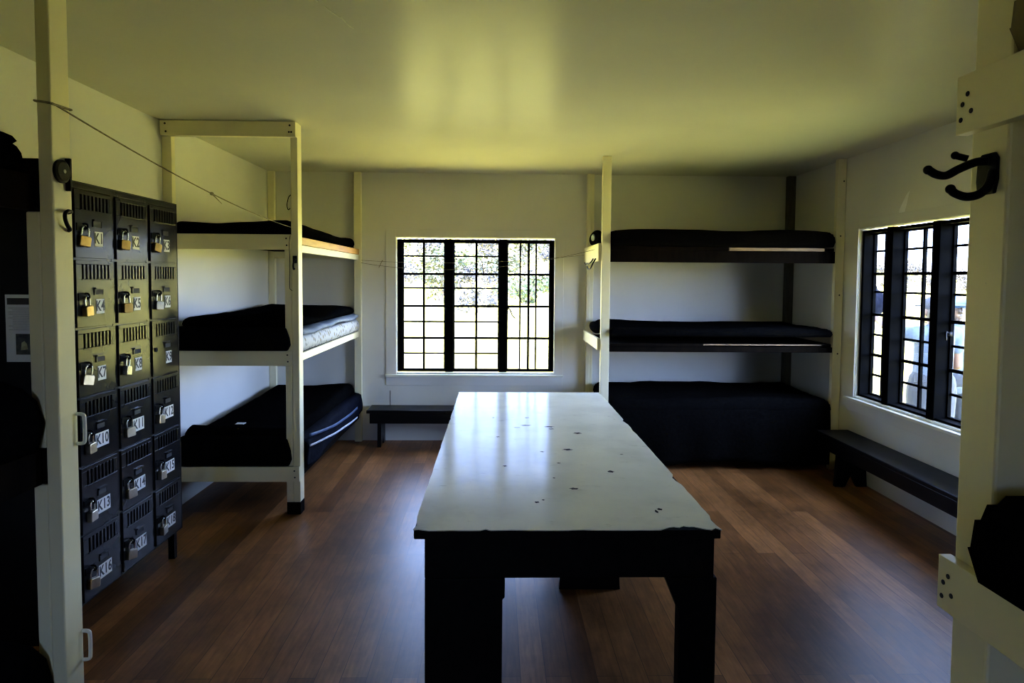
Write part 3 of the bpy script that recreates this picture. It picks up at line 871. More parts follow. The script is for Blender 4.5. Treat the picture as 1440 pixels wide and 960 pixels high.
bed('mattress', XL + .006, PX - .039, -.30, PY - .004, LV[1] + .104, .22, M['black_wool'], 'thick black mattress on the middle tier of the nearest bunk before the lockers', 23, .10, .02)
bed('mattress', XL + .006, PX - .034, -.30, PY - .004, LV[0] + .104, .27, M['black_wool'], 'thick black mattress on the bottom tier of the nearest bunk before the lockers', 24, .10, .02)
# round-ended hooks on the aisle face of that post
hk = thing('coat_hook', (PX, PY + .05, 1.918), 'round black disc hook high on the white post before the lockers', 'hook')
MB().box(PX + .0005, PX + .016, PY + .052, PY + .060, 1.868, 1.962).build('back_plate', M['iron'], hk, bevel=.001)
MB().tube([(PX + .0005, PY + .026, 1.920), (PX + .004, PY + .026, 1.920), (PX + .012, PY + .026, 1.920), (PX + .016, PY + .026, 1.920)], [.028, .033, .033, .026], 28).build('disc', M['iron'], hk)
MB().tube([(PX + .016, PY + .026, 1.920), (PX + .018, PY + .026, 1.920)], .006, 10).build('centre_screw', M['steel'], hk)
mb = MB().tube(curve_pts([(PX + .0005, PY + .062, 1.806), (PX + .014, PY + .055, 1.808), (PX + .018, PY + .035, 1.808), (PX + .018, PY + .022, 1.800), (PX + .016, PY + .024, 1.785), (PX + .014, PY + .036, 1.768), (PX + .012, PY + .050, 1.757), (PX + .0005, PY + .062, 1.754)], 6), .0055, 8)
tag(mb.build('coat_hook', M['iron'], None, smooth=True, loc=(PX, PY + .05, 1.75)), 'black loop-shaped hook below the round disc hook on the white post', 'hook')

# ---- near bunk at the other side of the camera
nr = thing('bunk_bed', (1.35, .1, 0), 'nearest cream bunk with bolted rails, cut off by the picture edge opposite the lockers', 'bunk bed')
QX, QY = 0.857, 1.095
MB().box(QX, QX + .09, QY, QY + .09, 0.0, ZC - .002).build('post', M['bunk'], nr, bevel=.005)
MB().box(QX, QX + .09, -.93, -.84, 0.0, ZC - .002).build('post', M['bunk'], nr, bevel=.005)
MB().box(1.80, 1.89, QY, QY + .09, 0.0, ZC - .002).build('post', M['bunk'], nr, bevel=.005)
MB().box(1.80, 1.89, -.93, -.84, 0.0, ZC - .002).build('post', M['bunk'], nr, bevel=.005)
for z0, z1 in ((.232, .335), (1.013, 1.112), (1.888, 1.992)):
    mb = MB().box(QX - .024, QX - .001, -.95, QY + .098, z0, z1)
    if z0 > .5:
        screws(mb, [(QX - .0245, QY + .085, z0 + .025), (QX - .0245, QY + .082, z0 + .052), (QX - .0245, QY + .070, z0 + .068), (QX - .0245, QY + .06, z0 + .036)], 'x', .005)
    mb.build('side_rail', [M['bunk'], M['hole']], nr, bevel=.004)
    MB().box(1.891, 1.914, -.95, QY + .098, z0, z1).build('side_rail', M['bunk'], nr, bevel=.004)
    MB().box(QX + .0, 1.88, -.83, QY - .002, z0 + .05, z0 + .09).build('bed_board', M['dark_wood'], nr)
def clip_top(u, v): return 0
bed('mattress', QX - .05, 1.87, -.80, QY - .010, 1.1135, .165, M['black_wool'], 'black mattress bulging over the lower visible rail of the nearest cream bunk', 31, .05, .015)
bed('mattress', QX - .012, 1.87, -.80, QY + .0 - .004, 1.9935, .14, M['brown_ticking'], 'brown stained mattress at the top of the nearest cream bunk', 32, .03, .02)
# big black coat hook on the post
hk = thing('coat_hook', (QX, 1.15, 1.82), 'large black double coat hook on the nearest cream bunk post', 'hook')
mb = MB()
hx = QX - .004
mb.prism([(1.118, 1.775), (1.158, 1.775), (1.162, 1.80), (1.160, 1.838), (1.150, 1.846), (1.120, 1.846), (1.113, 1.836), (1.112, 1.80)], 'x', QX - .006, QX - .0005)
mb.build('back_plate', M['iron'], hk, bevel=.002)
mb = MB().tube(curve_pts([(QX - .006, 1.132, 1.832), (QX - .02, 1.145, 1.832), (QX - .032, 1.17, 1.824), (QX - .040, 1.19, 1.816), (QX - .048, 1.205, 1.820), (QX - .056, 1.215, 1.829)], 6), [.0075] * 31, 10)
mb.ball((QX - .057, 1.216, 1.830), .0085)
mb.build('upper_arm', M['iron'], hk, smooth=True)
mb = MB().tube(curve_pts([(QX - .005, 1.122, 1.815), (QX - .012, 1.122, 1.79), (QX - .022, 1.130, 1.775), (QX - .034, 1.145, 1.772), (QX - .044, 1.160, 1.780), (QX - .048, 1.166, 1.788)], 6), .0075, 10)
mb.ball((QX - .048, 1.166, 1.788), .0085)
mb.build('lower_arm', M['iron'], hk, smooth=True)
mb = MB().tube([(QX - .02, 1.165, 1.842), (QX - .036, 1.172, 1.848)], .006, 10); mb.ball((QX - .037, 1.173, 1.849), .007)
mb.build('stud', M['iron'], hk, smooth=True)

# ================================================================== TABLE
TX0, TX1, TY0, TY1, TZ = -.2854, .7854, 2.222, 4.967, .7575
tb = thing('table', (.25, 3.6, 0), 'long mess table with a chipped glossy off-white top and black base', 'table')
def chipped(x0, x1, y0, y1, seed, amp=.0025, nicks=()):
    """outline of the worn top sheet with nicks bitten out of its edge"""
    r = random.Random(seed)
    P = []
    def side(a, b, nrm, name):
        n = 60
        for k in range(n):
            t = k / n
            x = a[0] + (b[0] - a[0]) * t; y = a[1] + (b[1] - a[1]) * t
            d = amp * max(0, noise.noise((x * 23, y * 23, seed)))
            for (s, c, w, dep) in nicks:
                if s == name:
                    q = x if name in 'fb' else y
                    if abs(q - c) < w: d += dep * (1 - (abs(q - c) / w) ** 2) * (1 + .25 * r.uniform(-1, 1))
            P.append((x + nrm[0] * d, y + nrm[1] * d))
    side((x0, y0), (x1, y0), (0, 1), 'f'); side((x1, y0), (x1, y1), (-1, 0), 'r')
    side((x1, y1), (x0, y1), (0, -1), 'b'); side((x0, y1), (x0, y0), (1, 0), 'l')
    return P
MB().box(TX0 + .003, TX1 - .002, TY0 + .004, TY1 - .003, TZ - .034, TZ - .003).build('table_top', M['table_wood'], tb, bevel=.004)
nicks = [('f', -.04, .012, .013), ('f', -.27, .03, .010), ('f', .645, .075, .030), ('f', .70, .05, .012), ('f', .775, .02, .02), ('f', .30, .05, .005), ('f', .05, .06, .004),
         ('r', 2.80, .05, .014), ('r', 3.95, .06, .012), ('r', 3.7, .05, .006), ('r', 2.30, .05, .010), ('r', 4.93, .05, .012), ('l', 3.3, .02, .006), ('l', 4.0, .04, .004), ('l', 2.28, .04, .010)]
mb = MB().prism(chipped(TX0, TX1, TY0, TY1, 3, .004, nicks), 'z', TZ - .0028, TZ)
# gouges through the sheet: dark flat marks of their own shape
rg = random.Random(9)
marks = [(.455, 3.642, .022, .011), (.361, 3.288, .024, .010), (.516, 2.908, .015, .009), (.324, 2.668, .018, .008), (.618, 2.424, .010, .007), (.008, 3.556, .010, .006), (.176, 3.836, .030, .008),
         (.308, 3.80, .030, .008), (.316, 3.745, .016, .006), (.159, 2.504, .009, .006), (.252, 2.813, .006, .004), (.04, 2.997, .010, .006), (.19, 4.05, .014, .006), (-.02, 4.05, .008, .006), (.12, 3.78, .02, .004), (.229, 3.247, .012, .005), (.185, 2.53, .006, .004), (.60, 2.40, .006, .01), (.62, 3.2, .008, .003), (.295, 3.044, .009, .005)]
for (x, y, a, b_) in marks:
    n = 11
    ph = rg.random() * 6
    pts = [(x + a * math.cos(2 * PI * k / n) * (1 + .35 * math.sin(3 * k + ph)), y + b_ * 1.6 * math.sin(2 * PI * k / n) * (1 + .3 * math.cos(2 * k + ph)), TZ + .0004) for k in range(n)]
    mb.add(pts, [tuple(range(n))], 1)
tag(mb.build('top_sheet', [M['lino'], M['table_wood']], tb), 'glossy off-white sheet with chipped edges and dark gouges')
AY = 2.258
mb = MB().box(-.2485, .772, AY, AY + .028, .572, TZ - .035)
mb.build('apron', M['table_wood'], tb, bevel=.003)
MB().box(-.2485, .772, 4.905, 4.933, .572, TZ - .035).build('apron', M['table_wood'], tb, bevel=.003)
MB().box(-.2485, -.2205, AY + .029, 4.904, .60, TZ - .035).build('apron', M['table_wood'], tb, bevel=.003)
MB().box(.744, .772, AY + .029, 4.904, .60, TZ - .035).build('apron', M['table_wood'], tb, bevel=.003)
def leg(xo, y0, y1, wide):
    mb = MB()
    if wide:
        mb.prism([(-.2485, 0), (.024, 0), (.025, .495), (.033, .50), (.033, .571), (-.2485, .571)], 'y', y0, y1)
    else:
        mb.prism([(.652, 0), (.774, 0), (.784, .10), (.784, .571), (.600, .571), (.652, .445)], 'y', y0, y1)
    return mb.build('leg', M['table_wood'], tb, bevel=.004)
leg(0, AY, AY + .06, True); leg(0, AY, AY + .06, False)
MB().box(-.2485, -.14, 4.85, 4.904, 0, .571).build('leg', M['table_wood'], tb, bevel=.004)
MB().box(.662, .772, 4.85, 4.904, 0, .571).build('leg', M['table_wood'], tb, bevel=.004)

# ================================================================== BENCHES
def bench(x0, x1, y0, y1, h, label, along, apron=True, inset=.10, solid_end=False, group=None):
    t = thing('bench', ((x0 + x1) / 2, (y0 + y1) / 2, 0), label, 'bench', group)
    MB().box(x0, x1, y0, y1, h - .032, h).build('seat', M['bench_wood'], t, bevel=.006)
    w0 = .03
    for s in (0, 1):
        if along == 'x':
            c = x0 + inset if s == 0 else x1 - inset
            mb = MB().prism([(y0 + w0 - .02, 0), (y0 + .09, 0), ((y0 + y1) / 2, .10), (y1 - .09, 0), (y1 - w0 + .02, 0), (y1 - w0, h - .033), (y0 + w0, h - .033)], 'x', c - .018, c + .018)
        else:
            c = y0 + inset if s == 0 else y1 - inset
            if solid_end: mb = MB().prism([(x0 + .002, 0), (x1 - .002, 0), (x1 - .03, h - .033), (x0 + .03, h - .033)], 'y', c - .018, c + .018)
            else: mb = MB().prism([(x0 + w0 - .02, 0), (x0 + .09, 0), ((x0 + x1) / 2, .10), (x1 - .09, 0), (x1 - w0 + .02, 0), (x1 - w0, h - .033), (x0 + w0, h - .033)], 'y', c - .018, c + .018)
        mb.build('leg', M['bench_wood'], t, bevel=.003)
    if apron:
        if along == 'x':
            for yy in (y0 + .008, y1 - .028): MB().box(x0 + .03, x1 - .03, yy, yy + .02, h - .13, h - .033).build('apron', M['bench_wood'], t, bevel=.003)
        else:
            for xx in (x0 + .008, x1 - .028): MB().box(xx, xx + .02, y0 + .03, y1 - .03, h - .13, h - .033).build('apron', M['bench_wood'], t, bevel=.003)
    return t
bench(-1.24, .62, 6.225, 6.495, .36, 'long black bench standing under the barred window in the back wall', 'x', inset=.12)
bench(2.66, XR - .006, 2.0, 5.36, .383, 'long black bench along the wall under the window with people outside', 'y', inset=.3)
bench(.33, .655, 3.35, 4.75, .44, 'low dark bench pushed in underneath the long table', 'y', inset=.02, solid_end=True)

# ================================================================== LINES
def sag_line(a, b, sag, n=16):
    a, b = Vector(a), Vector(b)
    return [a.lerp(b, k / n) - Vector((0, 0, sag * 4 * (k / n) * (1 - k / n))) for k in range(n + 1)]
def line_thing(pts, r, label, mat):
    o = MB().tube(pts, r, 6).build('clothesline', M[mat], None, smooth=True, loc=pts[0])
    return tag(o, label, 'clothesline')
mb = MB()
wrap = [(PX + .003, PY - .003, 2.105), (PX - .043, PY - .003, 2.112), (PX - .043, PY + .085, 2.11), (PX + .003, PY + .085, 2.108), (PX + .003, PY - .003, 2.104)]
ln = thing('clothesline', (PX, PY, 2.1), 'knotted grey twine strung from the near white post to the corner bunk post', 'clothesline')
MB().tube(wrap, .0035, 6).build('wrap', M['string'], ln)
L0 = (PX + .004, PY + .0, 2.106); L1 = (BX - .047, BY - .004, 1.955)
MB().tube(sag_line(L0, L1, .035, 24), .0026, 6).build('twine', M['string'], ln, smooth=True)
kp = sag_line(L0, L1, .035, 24)[11]
mb = MB().ball(kp, (.007, .018, .008), 10, 7)
mb.tube([kp, (kp[0] + .004, kp[1] + .10, kp[2] - .035)], [.003, .001], 6)
mb.build('knot', M['string'], ln, smooth=True)
line_thing(sag_line((-1.330, YB - .06, 1.79), (RX0 - .002, YB - .055, 1.86), .05), .0018, 'upper thin thread stretched across the top of the barred back window', 'string')
lw = sag_line((-1.330, YB - .062, 1.765), (RX0 - .028, 5.75, 1.88), .115, 40)
line_thing(lw, .0018, 'lower thin thread with a clothespin stretched across the barred back window', 'string')
pc = lw[22]
cp = thing('clothespin', pc, 'small wooden clothespin on the thread across the barred back window', 'clothespin')
mb = MB()
mb.prism([(pc[0] - .012, pc[2] + .045), (pc[0] - .006, pc[2] + .045), (pc[0] + .003, pc[2]), (pc[0] + .010, pc[2] - .048), (pc[0] + .003, pc[2] - .048), (pc[0] - .004, pc[2])], 'y', pc[1] - .009, pc[1] - .003)
mb.build('front_prong', M['pegwood'], cp)
mb = MB()
mb.prism([(pc[0] - .010, pc[2] + .045), (pc[0] - .004, pc[2] + .045), (pc[0] + .005, pc[2]), (pc[0] + .012, pc[2] - .048), (pc[0] + .005, pc[2] - .048), (pc[0] - .002, pc[2])], 'y', pc[1] + .003, pc[1] + .009)
mb.build('rear_prong', M['pegwood'], cp)
# wires and hooks on the corner bunk
hk = thing('coat_hook', (BX - .03, BY, 1.70), 'black iron hook on the corner bunk post just below its top rail', 'hook')
MB().tube(curve_pts([(BX - .02, BY - .002, 1.745), (BX - .022, BY - .02, 1.735), (BX - .025, BY - .03, 1.70), (BX - .024, BY - .024, 1.675), (BX - .02, BY - .018, 1.68)], 6), .006, 8).build('arm', M['iron'], hk, smooth=True)
MB().box(BX - .036, BX - .008, BY - .006, BY - .0005, 1.715, 1.765).build('back_plate', M['iron'], hk, bevel=.002)
wire_hook('hanging_wire', [(BX - .052, BY - .003, 1.90), (BX - .058, BY - .006, 1.84), (BX - .055, BY - .005, 1.72), (BX - .057, BY - .005, 1.56), (BX - .052, BY - .006, 1.54), (BX - .04, BY - .006, 1.53)], .002, 'thin dark wire hanging down the front of the corner bunk post')
wire_hook('coat_hook', [(BX - .046, BY - .002, 2.17), (BX - .058, BY - .012, 2.15), (BX - .066, BY - .018, 2.10), (BX - .058, BY - .018, 2.07), (BX - .046, BY - .015, 2.08)], .003, 'small wire hook high on the corner bunk post under its header')
wire_hook('coat_hook', [(-1.395, YB - .058, 1.90), (-1.42, YB - .10, 1.93), (-1.44, YB - .12, 1.88), (-1.41, YB - .11, 1.80)], .005, 'black hook on the wall post at the window end of the corner bunk')
wire_hook('bent_nail', [(-1.13, YB - .002, 1.78), (-1.132, YB - .012, 1.79), (-1.15, YB - .013, 1.75), (-1.165, YB - .013, 1.72)], .003, 'bent wire on the wall between the corner bunk and the window', mat='string')

# ================================================================== OUTSIDE
GZ = -0.22
def ground_z(x, y):
    z = GZ
    # slope behind the house
    d = y - 27 + 2.0 * noise.noise((x * .05, 3.1, 0))
    s = max(0.0, min(1.0, d / 75))
    z += 11.5 * s * s * (3 - 2 * s) * max(0.0, min(1, (60 - x) / 40))
    # far rise out over the flat ground
    e = max(0.0, (x - 45) / 90)
    z += min(.4, e * .4) * max(0, min(1, 1 - (y - 20) / 500))
    return z + .12 * noise.noise((x * .12, y * .12, 5)) * min(1, max(0, (abs(x) + abs(y) - 12) / 12))
def spaced(a, b, core0, core1, n1, n2):
    out = [a + (core0 - a) * (1 - (1 - i / n2) ** .5) for i in range(n2)]
    return out
xs = [-160, -120, -90, -65, -48, -36, -28, -22, -17, -13, -10, -7.5, -5] + [-5 + 2 * i for i in range(1, 12)] + [20, 24, 29, 35, 42, 50, 60, 75, 95, 120, 150]
ys = [-40, -25, -15, -8, -3] + [1.5 * i for i in range(0, 12)] + [19, 22, 25, 28, 31, 34, 38, 42, 46, 51, 56, 62, 68, 75, 82, 90, 100, 112, 130, 150]
V = [(x, y, ground_z(x, y)) for y in ys for x in xs]
n = len(xs)
F = [(j * n + i, j * n + i + 1, (j + 1) * n + i + 1, (j + 1) * n + i) for j in range(len(ys) - 1) for i in range(n - 1)]
lawn = struct(MB().add(V, F).build('ground', M['grass'], smooth=True))

def make_shrub(name, leaf, seed, nleaf=900, tall=1.0):
    r = random.Random(seed)
    t = thing(name, (0, 0, 0), '', '')
    mb = MB()
    lobes = [(Vector((r.uniform(-.55, .55), r.uniform(-.55, .55), r.uniform(.35, .95) * tall)), r.uniform(.28, .5)) for _ in range(9)]
    for c, rad in lobes:
        for _ in range(nleaf // 9):
            d = Vector((r.gauss(0, 1), r.gauss(0, 1), r.gauss(0, 1))).normalized()
            p = c + d * rad * r.uniform(.7, 1.05)
            if p.z < .05: p.z = .05 + r.random() * .1
            nrm = (d + Vector((r.uniform(-.7, .7), r.uniform(-.7, .7), r.uniform(-.2, .8)))).normalized()
            u = nrm.orthogonal().normalized(); w = nrm.cross(u)
            a = r.uniform(0, 6.28); u, w = u * math.cos(a) + w * math.sin(a), w * math.cos(a) - u * math.sin(a)
            s = r.uniform(.045, .10)
            mb.add([p - u * s, p + w * s * .6, p + u * s, p - w * s * .6], [(0, 1, 2, 3)])
    mb.build('foliage', M[leaf], t)
    mb = MB()
    for k in range(6):
        a = r.uniform(0, 6.28)
        mb.tube([(0, 0, -.05), (math.cos(a) * .12, math.sin(a) * .12, .3 * tall), (math.cos(a) * .35, math.sin(a) * .35, .75 * tall)], [.035, .025, .01], 6)
    mb.build('stems', M['bark'], t)
    return t
protos = [make_shrub('bush', 'leaf_green', 1), make_shrub('bush', 'leaf_grey', 2, 700), make_shrub('bush', 'leaf_olive', 3, 900, 1.3)]
kindtxt = ['bright green bush on the sunny slope outside the back window', 'grey twiggy bush on the sunny slope outside the back window', 'olive leafy bush on the sunny slope outside the back window']
rs = random.Random(21)
spots = [(1.6, 36, 1.9, 0), (-0.9, 32, 1.3, 1), (3.1, 41, 1.9, 1), (-3.2, 37, 1.7, 2), (-6.4, 42, 2.0, 1), (0.2, 43, 2.1, 2), (5.6, 48, 2.2, 1), (-8.4, 50, 2.3, 2), (-2.9, 47, 2.3, 0), (2.2, 53, 2.4, 2), (-6.0, 58, 2.5, 1), (6.6, 60, 2.8, 1), (-1.2, 57, 2.5, 1),
         (-10.5, 66, 3.0, 0), (-3.6, 68, 2.9, 2), (3.2, 66, 3.0, 0), (9.6, 74, 3.2, 1), (-13, 78, 3.4, 1), (0.4, 77, 3.2, 1), (-7.4, 77, 3.2, 2), (6.4, 84, 3.5, 2), (-3.0, 88, 3.5, 1), (13, 90, 3.6, 0), (-15, 92, 3.6, 2), (2.6, 95, 3.6, 1), (-9.6, 95, 3.6, 0), (4.4, 33.5, 1.0, 0), (-5.6, 33, 1.0, 2),
         (0.9, 39.5, 1.3, 1), (-1.5, 41.5, 1.5, 1), (-4.4, 44.5, 1.8, 2), (4.4, 51, 2.0, 1), (-0.4, 50, 1.8, 1), (-5.0, 52.5, 2.0, 1), (0.9, 60, 2.2, 1), (4.4, 57, 2.0, 0), (-3.8, 62, 2.3, 1), (7.0, 69, 2.4, 2), (-7.2, 68, 2.5, 1), (-0.2, 70, 2.4, 1), (3.6, 76, 2.6, 1), (-3.6, 78, 2.6, 0), (2.4, 86, 2.8, 2), (-6.4, 86, 2.8, 1), (-0.4, 83.5, 2.5, 2)]
used = set()
for (x, y, s, k) in spots:
    o = protos[k] if k not in used else copy_tree(protos[k])
    used.add(k)
    o.location = (x, y, ground_z(x, y) - .05 * s)
    o.scale = (s, s, s * rs.uniform(.75, 1.0)); o.rotation_euler = (0, 0, rs.uniform(0, 6.28))
    tag(o, kindtxt[k], 'bush', ['green bushes on the slope', 'grey bushes on the slope', 'olive bushes on the slope'][k])
# far trees over the flat ground, seen through the right-hand window
tp = make_shrub('far_bush', 'leaf_grey', 8, 700, 1.0)
first = True
for i in range(44):
    a = math.radians(24 + 21 * (i + rs.uniform(.1, .9)) / 44); d = (56, 68, 80, 95, 112)[(i * 2) % 5] + rs.uniform(-3, 3)
    x, y = d * math.sin(a), d * math.cos(a)
    o = tp if first else copy_tree(tp)
    first = False
    k = rs.uniform(.7, 1.25)
    o.location = (x, y, ground_z(x, y) - .06); o.scale = (k * 1.3, k * 1.3, k); o.rotation_euler = (0, 0, rs.uniform(0, 6.28))
    tag(o, 'low hazy grey bush on the far flat ground beyond the right wall window', 'bush', 'far line of bushes')

# porch post and bag outside the right-hand window
for k, (x, y, w) in enumerate(((4.55, 7.95, .10), )):
    pp = thing('porch_post', (x, y, GZ), 'white post standing outside the right wall window', 'post')
    MB().box(x - w / 2, x + w / 2, y - w / 2, y + w / 2, GZ + .12, 2.525).build('shaft', M['porch'], pp, bevel=.006)
    MB().box(x - w * .8, x + w * .8, y - w * .8, y + w * .8, GZ - .02, GZ + .12).build('base', M['porch'], pp, bevel=.006)
bg = thing('bag', (4.50, 7.86, 1.35), 'dark navy bag hanging on the white post outside the right wall window', 'bag')
mb = MB().ball((4.51, 7.80, 1.36), (.17, .09, .17), 20, 12)
mb.build('bag_body', M['navy_cloth'], bg, smooth=True)
MB().tube(curve_pts([(4.44, 7.82, 1.47), (4.47, 7.86, 1.60), (4.53, 7.89, 1.66), (4.57, 7.87, 1.60), (4.59, 7.82, 1.47)], 6), .012, 8).build('strap', M['navy_cloth'], bg, smooth=True)

# ---- people outside
def person(name, loc, rz, label, skin, shirt, legs, cap, arm):
    t = thing(name, loc, label, 'person')
    # local frame: faces +Y, x to its right-hand side; z up from the ground
    body = MB()
    # head
    body.ball((0, .012, 1.585), (.075, .095, .115)); body.ball((0, .035, 1.535), (.058, .062, .065))
    body.limb([(0, -.012, 1.42), (0, .0, 1.52)], [.056, .052])
    body.limb([(0, .105, 1.60), (0, .122, 1.565)], [.011, .016], 10)          # nose
    body.ball((0, .098, 1.528), (.026, .012, .008)); body.ball((0, .097, 1.512), (.022, .011, .008))   # lips
    body.ball((0, .082, 1.487), (.026, .022, .020))                            # chin
    for s in (-1, 1):
        body.ball((s * .077, -.005, 1.575), (.011, .022, .032))                # ears
        body.ball((s * .030, .092, 1.597), (.015, .010, .010))                 # eyes
    # torso, pelvis
    body.limb([(0, 0, .95), (0, -.005, 1.12), (0, -.012, 1.32)], [.135, .125, .135], 18)
    body.limb([(-.15, -.012, 1.385), (.15, -.012, 1.385)], [.060, .060])
    for s in (-1, 1):
        body.limb([(s * .085, 0, .90), (s * .095, .01, .50), (s * .10, -.012, .10)], [.095, .058, .040])
        body.limb([(s * .10, -.02, .045), (s * .105, .13, .03)], [.042, .032])
    hands = []
    for s in (-1, 1):
        sh = Vector((s * .19, -.012, 1.38))
        if arm == 'reach':
            el = Vector((s * .21, .25, 1.38)) if s < 0 else Vector((s * .24, .02, 1.11)); wr = Vector((s * .20, .47, 1.47)) if s < 0 else Vector((s * .16, .20, 1.02))
        else:
            el = Vector((s * .24, -.03, 1.10)); wr = Vector((s * .23, .10, .90))
        body.limb([sh, el], [.050, .040]); body.limb([el, wr], [.041, .027])
        d = (wr - el).normalized()
        side = d.cross(Vector((0, 0, 1))).normalized() if abs(d.z) < .95 else Vector((1, 0, 0))
        palm = wr + d * .05
        body.limb([wr, palm], [.027, .030]); body.ball(wr + d * .065, (.036, .036, .036))
        nrm = side.cross(d)
        for k, (off, ln_) in enumerate(((-.030, .062), (-.010, .072), (.010, .068), (.029, .052))):
            b0 = palm + side * off + d * .035
            b1 = b0 + d * ln_ * .55 - nrm * .008; b2 = b1 + d * ln_ * .4 - nrm * .022
            body.limb([b0, b1, b2], [.0095, .0088, .0075], 8)
        th0 = wr + d * .025 - side * .028
        body.limb([th0, th0 - side * .026 + d * .025, th0 - side * .034 + d * .055 - nrm * .01], [.012, .0105, .009], 8)
    o = body.build('body', skin, t, smooth=True)
    m = o.modifiers.new('fuse', 'REMESH'); m.mode = 'VOXEL'; m.voxel_size = .007; m.use_smooth_shade = True
    m = o.modifiers.new('soft', 'SMOOTH'); m.factor = .5; m.iterations = 3
    # clothing
    sh_ = MB()
    sh_.limb([(0, 0, .93), (0, -.004, 1.12), (0, -.012, 1.33)], [.155, .150, .152], 18)
    sh_.limb([(-.155, -.012, 1.385), (.155, -.012, 1.385)], [.074, .074])
    for s in (-1, 1):
        sh = Vector((s * .19, -.012, 1.38))
        if arm == 'reach': el = Vector((s * .21, .25, 1.38)) if s < 0 else Vector((s * .24, .02, 1.11))
        else: el = Vector((s * .24, -.03, 1.10))
        q = sh.lerp(el, .42)
        sh_.limb([sh, q], [.070, .064])
    o = sh_.build('shirt', shirt, t, smooth=True)
    m = o.modifiers.new('fuse', 'REMESH'); m.mode = 'VOXEL'; m.voxel_size = .010; m.use_smooth_shade = True
    m = o.modifiers.new('soft', 'SMOOTH'); m.factor = .5; m.iterations = 3
    tr_ = MB()
    tr_.limb([(-.03, 0, .95), (.03, 0, .95)], [.160, .160], 18)
    for s in (-1, 1):
        tr_.limb([(s * .085, 0, .90), (s * .097, .01, .50), (s * .105, -.012, .10)], [.122, .098, .088])
    o = tr_.build('trousers', legs, t, smooth=True)
    m = o.modifiers.new('fuse', 'REMESH'); m.mode = 'VOXEL'; m.voxel_size = .010; m.use_smooth_shade = True
    for s in (-1, 1):
        MB().limb([(s * .10, -.03, .05), (s * .106, .13, .037)], [.052, .042]).build('shoe', M['shoe'], t, smooth=True)
    # hair and cap
    MB().ball((0, -.022, 1.575), (.080, .083, .105)).build('hair', M['hair'], t, smooth=True)
    c = MB().ball((0, .008, 1.632), (.088, .108, .082), 20, 12)
    c.prism([(-.075, .075), (.075, .075), (.070, .16), (.04, .195), (-.04, .195), (-.070, .16)], 'z', 1.622, 1.632)
    c.build('cap', cap, t, bevel=.003, smooth=True)
    # shift from local to placed frame
    t.rotation_euler = (0, 0, rz)
    return t
def fix_local(t):
    """meshes were written in the person's own frame: undo the world offset build() took off"""
    for ch in t.children:
        ch.data.transform(Matrix.Translation(t.location))
pA = person('person', (3.80, 5.62, GZ), math.radians(2), 'person in dark cap and blue-grey shirt reaching out an arm outside the window', M['skin'], M['shirt'], M['trousers'], M['cap_dark'], 'reach')
fix_local(pA)
pB = person('person', (4.25, 5.98, GZ), math.radians(165), 'person in a bright blue cap and pale shirt, partly hidden behind the near bunk post', M['skin2'], M['shirt2'], M['trousers'], M['cap_blue'], 'down')
fix_local(pB)

# ================================================================== LIGHT
w = bpy.data.worlds.new('World'); sc.world = w
w.use_nodes = True
nt = w.node_tree
bgn = nt.nodes['Background']
tc = nt.nodes.new('ShaderNodeTexCoord'); sx = nt.nodes.new('ShaderNodeSeparateXYZ')
nt.links.new(tc.outputs['Generated'], sx.inputs[0])
r = ramp(nt, sx.outputs['Z'], [(0.0, (0.50, 0.52, 0.66)), (0.08, (0.50, 0.74, 1.40)), (0.3, (0.44, 0.62, 1.18)), (0.7, (0.32, 0.42, 0.72))])
# the sky is brightest on the side away from the hill
dp = nt.nodes.new('ShaderNodeVectorMath'); dp.operation = 'DOT_PRODUCT'; dp.inputs[1].default_value = (.53, -.85, 0)
nt.links.new(tc.outputs['Generated'], dp.inputs[0])
mr = nt.nodes.new('ShaderNodeMapRange'); mr.inputs['From Min'].default_value = 0.3; mr.inputs['From Max'].default_value = 1
mr.inputs['To Min'].default_value = 1.0; mr.inputs['To Max'].default_value = 2.6
nt.links.new(dp.outputs['Value'], mr.inputs[0])
ml = nt.nodes.new('ShaderNodeVectorMath'); ml.operation = 'SCALE'
nt.links.new(r.outputs[0], ml.inputs[0]); nt.links.new(mr.outputs[0], ml.inputs['Scale'])
nt.links.new(ml.outputs[0], bgn.inputs[0])
bgn.inputs[1].default_value = 36.0
sun = bpy.data.lights.new('sun', 'SUN'); sun.energy = 92; sun.angle = .01; sun.color = (1, .95, .82)
so = bpy.data.objects.new('sun', sun); COL.objects.link(so)
so.rotation_euler = Vector((-.62, -.10, .80)).to_track_quat('Z', 'Y').to_euler()

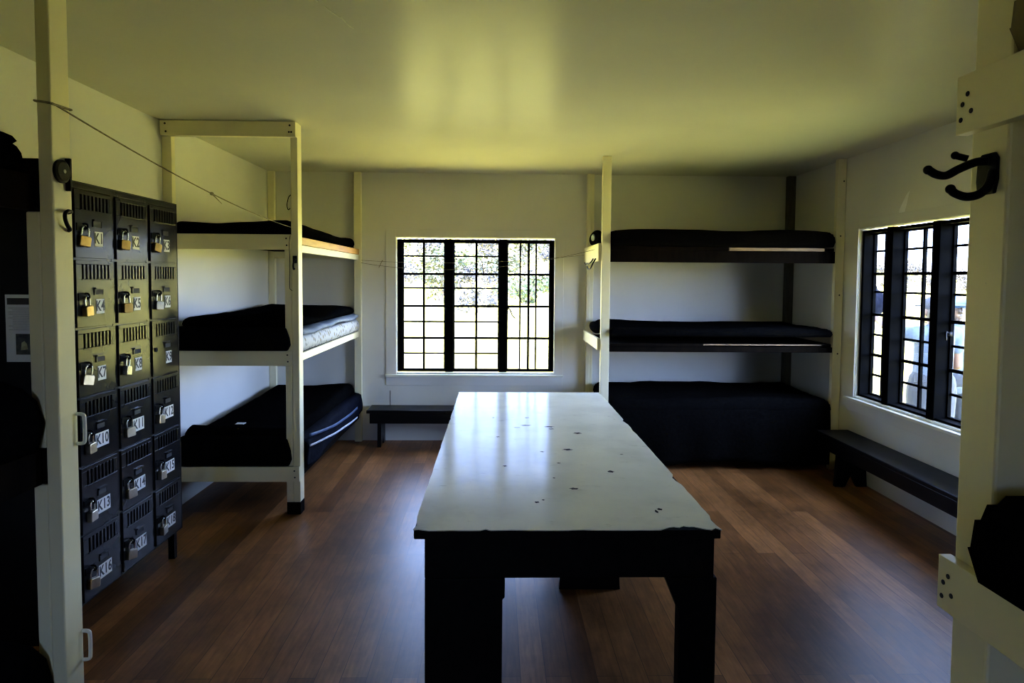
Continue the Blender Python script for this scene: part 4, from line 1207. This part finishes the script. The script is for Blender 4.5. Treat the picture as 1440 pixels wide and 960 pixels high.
def portal(name, loc, rot, sx_, sy_):
    l = bpy.data.lights.new(name, 'AREA'); l.shape = 'RECTANGLE'; l.size = sx_; l.size_y = sy_
    l.cycles.is_portal = True
    o = bpy.data.objects.new(name, l); COL.objects.link(o)
    o.location = loc; o.rotation_euler = rot
portal('portal_back', ((W1['a0'] + W1['a1']) / 2, YB + .124, (W1['z0'] + W1['z1']) / 2), (-PI / 2, 0, 0), W1['a1'] - W1['a0'], W1['z1'] - W1['z0'])
portal('portal_front', ((W3['a0'] + W3['a1']) / 2, YF - .124, (W3['z0'] + W3['z1']) / 2), (PI / 2, 0, 0), W3['a1'] - W3['a0'], W3['z1'] - W3['z0'])
portal('portal_right', (XR + .124, (W2['a0'] + W2['a1']) / 2, (W2['z0'] + W2['z1']) / 2), (0, PI / 2, 0), W2['z1'] - W2['z0'], W2['a1'] - W2['a0'])

# ================================================================== CAMERA
F_PX, CY, PITCH, YAW, ROLL, CAMZ = 923.9, 437.5, .05, .0228, .0069, 1.6234
cam = bpy.data.cameras.new('camera'); co = bpy.data.objects.new('camera', cam); COL.objects.link(co)
cam.sensor_fit = 'HORIZONTAL'; cam.sensor_width = 36.0; cam.lens = F_PX / 1440 * 36
cam.shift_y = -(480 - CY) / 1440
cam.clip_start = .05; cam.clip_end = 500
fw = Vector((math.sin(YAW) * math.cos(PITCH), math.cos(YAW) * math.cos(PITCH), -math.sin(PITCH)))
right = fw.cross(Vector((0, 0, 1))).normalized(); up = right.cross(fw)
c_, s_ = math.cos(ROLL), math.sin(ROLL)
# image x axis and image down axis after the small roll
dn = -up
ix = right * c_ + (-dn) * s_ * 1.0
iy = dn * c_ + right * s_ * 1.0
rot = Matrix((ix, -iy, -fw)).transposed()
co.matrix_world = Matrix.Translation((0, 0, CAMZ)) @ rot.to_4x4()
sc.camera = co

sc.view_settings.view_transform = 'Standard'; sc.view_settings.look = 'None'
sc.view_settings.gamma = 1.0; sc.view_settings.exposure = 0.0; sc.view_settings.use_curve_mapping = False
sc.cycles.max_bounces = 10; sc.cycles.diffuse_bounces = 6; sc.cycles.glossy_bounces = 4; sc.cycles.transparent_max_bounces = 12
sc.cycles.caustics_reflective = False; sc.cycles.caustics_refractive = False
sc.cycles.sample_clamp_indirect = 20.0
sc.cycles.sample_clamp_direct = 8.0
sc.cycles.filter_width = 1.2
sc.cycles.use_denoising = True
